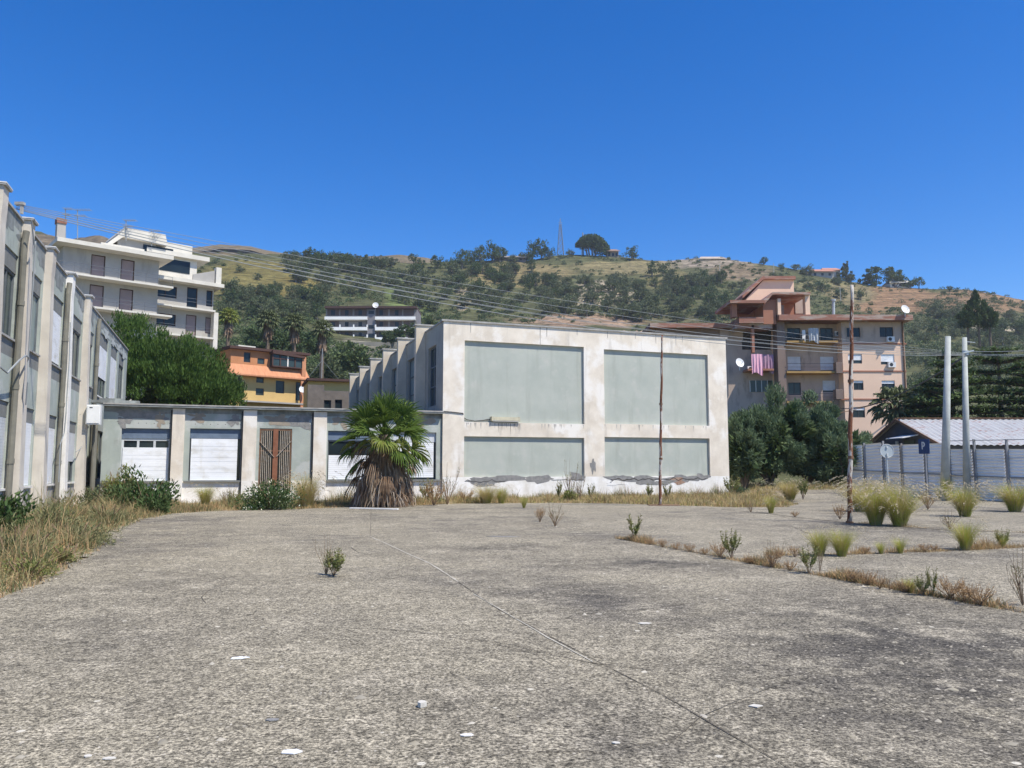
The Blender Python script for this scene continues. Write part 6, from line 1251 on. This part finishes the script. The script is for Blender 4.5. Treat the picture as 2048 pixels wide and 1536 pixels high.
weed(0, 1618, 1150, .4, "leafy green weed in front of the twin tuft", .95); weed(1, 1640, 1148, .5, "dark stalk right beside the leafy weed before the twin tuft", .4); weed(1, 1780, 1183, .24, "small brown weed low on the near joint"); weed(0, 1846, 1194, .24, "low leafy weed next to the vivid green tuft", 1.1); weed(2, 1866, 1196, .34, "slim leafy stalk at the right of the near joint", .6)
weed(1, 1900, 1060, .5, "sprawling dry stalks left of the yellow green tuft", 1.4); weed(0, 2005, 1098, .36, "leafy weed at the right end of the joint"); weed(1, 1502, 1026, .45, "bare forked twigs on the far slab edge", 1.1); weed(3, 1680, 1040, .45, "dry grey weed left of the rusty pole foot"); weed(3, 1590, 1036, .2, "flat dry weed on the far slab", 1.6)
weed(0, 1606, 1000, 1.0, "round green weed bush on the edge before the shrubs", .8); weed(3, 1856, 1020, .7, "reddish dry weed near the parking sign post"); weed(1, 1140, 1000, 1.9, "tall bare thorny stalks against the left panel of the block", .55); weed(1, 1160, 1001, 1.4, "shorter bare stalks right of the tall thorny ones", .6); weed(2, 1118, 1001, .9, "green leafy stalk at the foot of the thorny stalks", .7); weed(2, 1182, 1000, .75, "leaning aloe like weed at the middle pilaster", .8)
weed(1, 895, 1010, 1.7, "arching dry stalks right of the fan palm", .8); weed(3, 868, 1012, 1.0, "dense dry weed at the right foot of the fan palm", 1.1); weed(0, 850, 1006, 1.0, "green weed behind the fan palm skirt", .9); weed(3, 930, 1006, .6, "low dry weed before the block corner", 1.5); weed(1, 455, 1012, .9, "thin leafy stalks before the low link wall", 1.1); weed(0, 470, 1014, .6, "low weed left of the flowering shrub", 1.5)
weed(1, 2046, 1215, .7, "thin bare stalk at the right edge of the view", .6); weed(2, 1335, 1000, .8, "dark leafy stalk behind the thin rusty pole", .9); weed(0, 1300, 998, .7, "leafy weed below the cracked plaster", 1.1); weed(0, 1462, 992, 1.0, "green leafy weed at the right foot of the block", 1.2)
for k, (px, py) in enumerate(((1300, 1092), (1325, 1097), (1352, 1102), (1380, 1106), (1410, 1112), (1440, 1116), (1500, 1130), (1580, 1144), (1710, 1168), (1735, 1173), (1760, 1180), (1810, 1188), (1900, 1200), (1930, 1208), (1960, 1214), (1560, 1118), (1590, 1116), (1730, 1110), (1850, 1106), (1870, 1104))):
    o = weed(3, px, py, rnd.uniform(.12, .26), "low rust coloured dry weed sprouting along the yard joints", 1.6); o['group'] = "dry weeds along the yard joints"
# dark shrubs along the walls
def wallshrub(px, py, w, h, n, lab, m='s_leaf', lw=.05, ll=.10, fl=0, nc=26):
    p = gnd(px, py); t = thing("leafy_shrub", lab, "shrub", p); R = np.random.default_rng(abs(int(px))); 
    def ex(q, R): q[:, 2] = np.abs(q[:, 2]) ; return q
    crown("foliage", abs(int(px)), n, (w / 2, w / 2.4, h * .8), nc, lw, ll, M[m], .35, .03, t, hollow=.25, extra=ex, upb=.5, mats=[M[m], M['flower']] if fl else None, mfrac=fl); mb = MB(); limbs(mb, (0, 0, 0), [(w * .3 * math.cos(a), w * .3 * math.sin(a), h * .75) for a in np.arange(0, 6.2, .8)], .02, .008, px); mb.obj("stems", M['w_stem'], t)
wallshrub(540, 1020, 2.15, 1.35, 5200, "green shrub dotted with small white flowers before the barred gate", fl=.07, lw=.045, ll=.07, nc=60); wallshrub(285, 1024, 2.3, 1.5, 3400, "dark leafy shrub below the first shuttered window", lw=.06, ll=.13); wallshrub(240, 1010, 1.5, 1.8, 1600, "pale leaved tall shrub left of the dark one", 'w_leaf', .05, .12); wallshrub(310, 1030, 1.0, .9, 1400, "low dark shrub at the edge of the concrete", lw=.06, ll=.12)
wallshrub(-14, 1085, 1.7, 1.2, 2600, "dark leafy shrub in the lower left at the wall foot", lw=.06, ll=.13); wallshrub(40, 1010, .5, 1.1, 260, "single dark leafy stalk before the first fin", lw=.07, ll=.16, nc=12); wallshrub(1478, 992, 1.3, .8, 1500, "low green shrub at the right corner of the block", 'l_shrub', .04, .09); wallshrub(1140, 1003, .8, .7, 500, "small green bush at the foot of the left panel", 'w_leaf', .04, .09)
wallshrub(150, 1095, 1.5, .6, 1500, "grey green weed clump spreading towards the concrete at left", 'g_olive', .02, .08); wallshrub(40, 1120, 1.6, .6, 1500, "feathery half dry weed clump in the lower left", 'g_olive', .02, .08); wallshrub(215, 1050, 1.3, .7, 1300, "tangled half dry weed clump before the third fin", 'g_olive', .025, .1); wallshrub(190, 1015, 1.2, 1.0, 1300, "grey leaved bush in the corner below the electric cabinet", 'l_olive', .035, .1); wallshrub(90, 1080, 1.8, .75, 2200, "grey green weedy bush along the wing wall", 'g_olive', .03, .1); wallshrub(130, 1040, 1.4, .9, 1800, "half dry bush at the foot of the second fin", 'g_olive', .03, .1)
# dry grass masses: uncountable, one object per patch
def drygrass(name, seed, n, poly, h, mats, fr, dens=None, lean=.6, w=.008):
    R = np.random.default_rng(seed); xs_ = [q[0] for q in poly]; ys_ = [q[1] for q in poly]; P = []
    while len(P) < n:
        x, y = R.uniform(min(xs_), max(xs_)), R.uniform(min(ys_), max(ys_))
        if not inpoly(x, y, poly): continue
        q = noise.noise(Vector((x * .9, y * .9, seed))) + .6 * noise.noise(Vector((x * 2.6, y * 2.6, seed)))
        if q < -.12 and R.random() < .8: continue
        d_ = math.sqrt(nearest(x, y, poly)[0]) if len(P) % 3 == 0 or n > 20000 else 1
        if d_ < .5 and R.random() > .12 + d_ * 1.6: continue
        P.append((x, y, near_z(x, y), (.35 + 1.3 * max(0, q)) * (.45 + min(.55, d_))))
    P = np.array(P); a = R.uniform(0, 6.283, n); H = h * P[:, 3] * R.uniform(.5, 1.2, n); hd = np.stack([np.cos(a), np.sin(a), np.zeros(n)], 1); s = np.stack([-np.sin(a * 3), np.cos(a * 3), np.zeros(n)], 1); ln = np.abs(R.normal(size=n)) * lean; b = P[:, :3]; vs = []
    for t_, w_ in ((0, 1), (.5, .8), (1, .15)): p = b + hd * (ln * H * t_ ** 1.6)[:, None]; p[:, 2] += H * t_ * (1 - .25 * np.minimum(ln, 1.5) * t_); vs += [p - s * w * w_ / 2, p + s * w * w_ / 2]
    v = np.stack(vs, 1).reshape(-1, 3); i = np.arange(n)[:, None] * 6; f = np.concatenate([i + np.array([0, 1, 3, 2]), i + np.array([2, 3, 5, 4])]); tag(nmesh(name, v, f, [M[m] for m in mats], np.tile(R.choice(len(mats), n, p=fr), 2), None), kind='stuff')
def SP(s, t): q = S(s, t); return (q.x, q.y)
drygrass("dry_grass", 11, 9000, [(-6.6, 8), (-6.9, 11), (-8.3, 15), (-10, 19), (-11.3, 24), (-12.5, 27), (-14, 24), (-12, 17), (-10, 12), (-8, 6)], .75, ['g_olive', 'w_leaf', 'g_dry'], [.5, .2, .3], w=.012)
drygrass("dry_grass", 1, 52000, [(-6.2, 3), (-5.5, 5), (-5.65, 9.0), (-6.1, 10.9), (-7.1, 14), (-9.1, 18.5), (-10.4, 23), (-10.9, 26.2), (-10, 27.9), SP(-11.5, -.3), SP(-14.2, -.3), SP(-14.6, -12), SP(-14.6, -24)], .42, ['g_dry', 'g_olive', 'g_straw'], [.36, .5, .14], w=.012)
drygrass("dry_grass", 12, 5000, [(-9.6, 28.4), (-6.2, 30.9), (-2.6, 33.6), SP(0, -.3), SP(-11.3, -.4)], .7, ['g_olive', 'w_leaf', 'g_dry'], [.5, .3, .2], w=.014)
drygrass("dry_grass", 13, 5000, [SP(.3, -1.2), SP(15, -1.2), SP(15, -.1), SP(.3, -.1)], .7, ['g_olive', 'w_leaf', 'g_dry'], [.45, .2, .35], w=.014)
drygrass("dry_grass", 2, 18000, [(-10, 27.8), (-8, 28.9), (-6.2, 30.3), (-4.2, 31.3), (-2.6, 33.2), SP(0, -.2), SP(-11.5, -.3)], .3, ['g_dry', 'g_olive', 'g_straw'], [.45, .25, .3], w=.016)
drygrass("dry_grass", 3, 42000, [(-2.7, 33.0), (0, 33.7), (3.8, 33.4), (6, 32.0), (8.3, 30.0), (10.3, 30.2), (11.6, 32.3), (12.7, 37), (13.5, 42), SP(15.5, -.1), SP(0, -.1)], .36, ['g_straw', 'g_dry', 'g_olive', 'g_green'], [.45, .25, .2, .1], w=.016)
drygrass("dry_grass", 4, 30000, [(13.4, 41), (19, 41.6), (22, 36), (23, 31), (25, 28), (31, 24), (34, 30), (26, 40), (20, 48), (11.8, 48), (12.2, 43)], .3, ['g_straw', 'g_dry', 'g_olive', 'g_green'], [.4, .2, .3, .1], w=.02)
drygrass("joint_grass", 5, 8500, [(2.15, 17.0), (2.35, 17.0), (3.65, 13.45), (4.4, 11.3), (5.0, 9.5), (5.4, 8.3), (5.2, 8.3), (4.85, 9.4), (4.2, 11.2), (3.4, 13.4)], .19, ['g_dry', 'g_olive'], [.7, .3])
drygrass("joint_grass", 6, 7000, [(4.4, 13.7), (5.76, 13.85), (7.33, 14.3), (9.36, 15.0), (14, 16.7), (14, 17.1), (9.36, 15.35), (7.33, 14.6), (5.7, 14.1), (4.3, 13.9)], .18, ['g_dry', 'g_straw'], [.6, .4])
drygrass("joint_grass", 7, 2600, [(8.95, 21.8), (9.3, 21.9), (10.6, 19.5), (14, 17.2), (14, 16.9), (10.4, 19.2)], .12, ['g_dry', 'g_straw'], [.6, .4]); drygrass("joint_grass", 8, 500, [(-4.6, 19.2), (-3.2, 19.6), (-3.1, 19.0), (-4.4, 18.6)], .06, ['g_dry', 'g_straw'], [.6, .4]); drygrass("joint_grass", 9, 700, [(-3.4, 18.1), (-2.1, 18.4), (-2.1, 17.9), (-3.3, 17.6)], .05, ['g_dry', 'g_straw'], [.5, .5])
# grit and flakes lying on the slabs
R = np.random.default_rng(77); n = 5200; Y_ = 3 + 27 * R.random(n) ** 1.1; X_ = (R.random(n) - .5) * Y_ * 1.35; ok = np.array([inpoly(x, y, EDGE) for x, y in zip(X_, Y_)]); X_, Y_ = X_[ok], Y_[ok]; n = len(X_)
sz = R.uniform(.004, .011, n) * (1 + 1.6 * (R.random(n) > .94)); zb = np.array([yz(x, y) for x, y in zip(X_, Y_)]) + .001; ang = R.uniform(0, 6.28, n); vs = []
for q in range(4): r_ = sz * R.uniform(.7, 1.3, n) * (1.5 if q % 2 else 1); vs.append(np.stack([X_ + r_ * np.cos(ang + q * 1.571), Y_ + r_ * np.sin(ang + q * 1.571), zb], 1))
vs.append(np.stack([X_, Y_, zb + sz * R.uniform(.4, .9, n)], 1)); v = np.stack(vs, 1).reshape(-1, 3); i = np.arange(n)[:, None] * 5; f = np.concatenate([i + np.array([0, 1, 4]), i + np.array([1, 2, 4]), i + np.array([2, 3, 4]), i + np.array([3, 0, 4])])
tag(nmesh("grit", v, f, mat('mixed grit', (.52, .48, .4), (.12, .11, .09), 3, island=(.3, .27, .2))), kind='stuff')
wallshrub(60, 1160, .9, .35, 700, "low dark green weed patch at the verge edge in the lower left", 'w_leaf', .02, .05); wallshrub(120, 1128, .8, .4, 700, "small leafy weed patch where the verge meets the concrete", 'w_leaf', .02, .05); wallshrub(10, 1130, 1.0, .8, 900, "brownish twiggy bush cut by the left edge of the view", 'g_olive', .02, .07)
for k in PR:
    for i, p_ in enumerate(PR[k]):
        if (k, i) not in used:
            for c_ in list(p_.children): bpy.data.objects.remove(c_)
            bpy.data.objects.remove(p_)
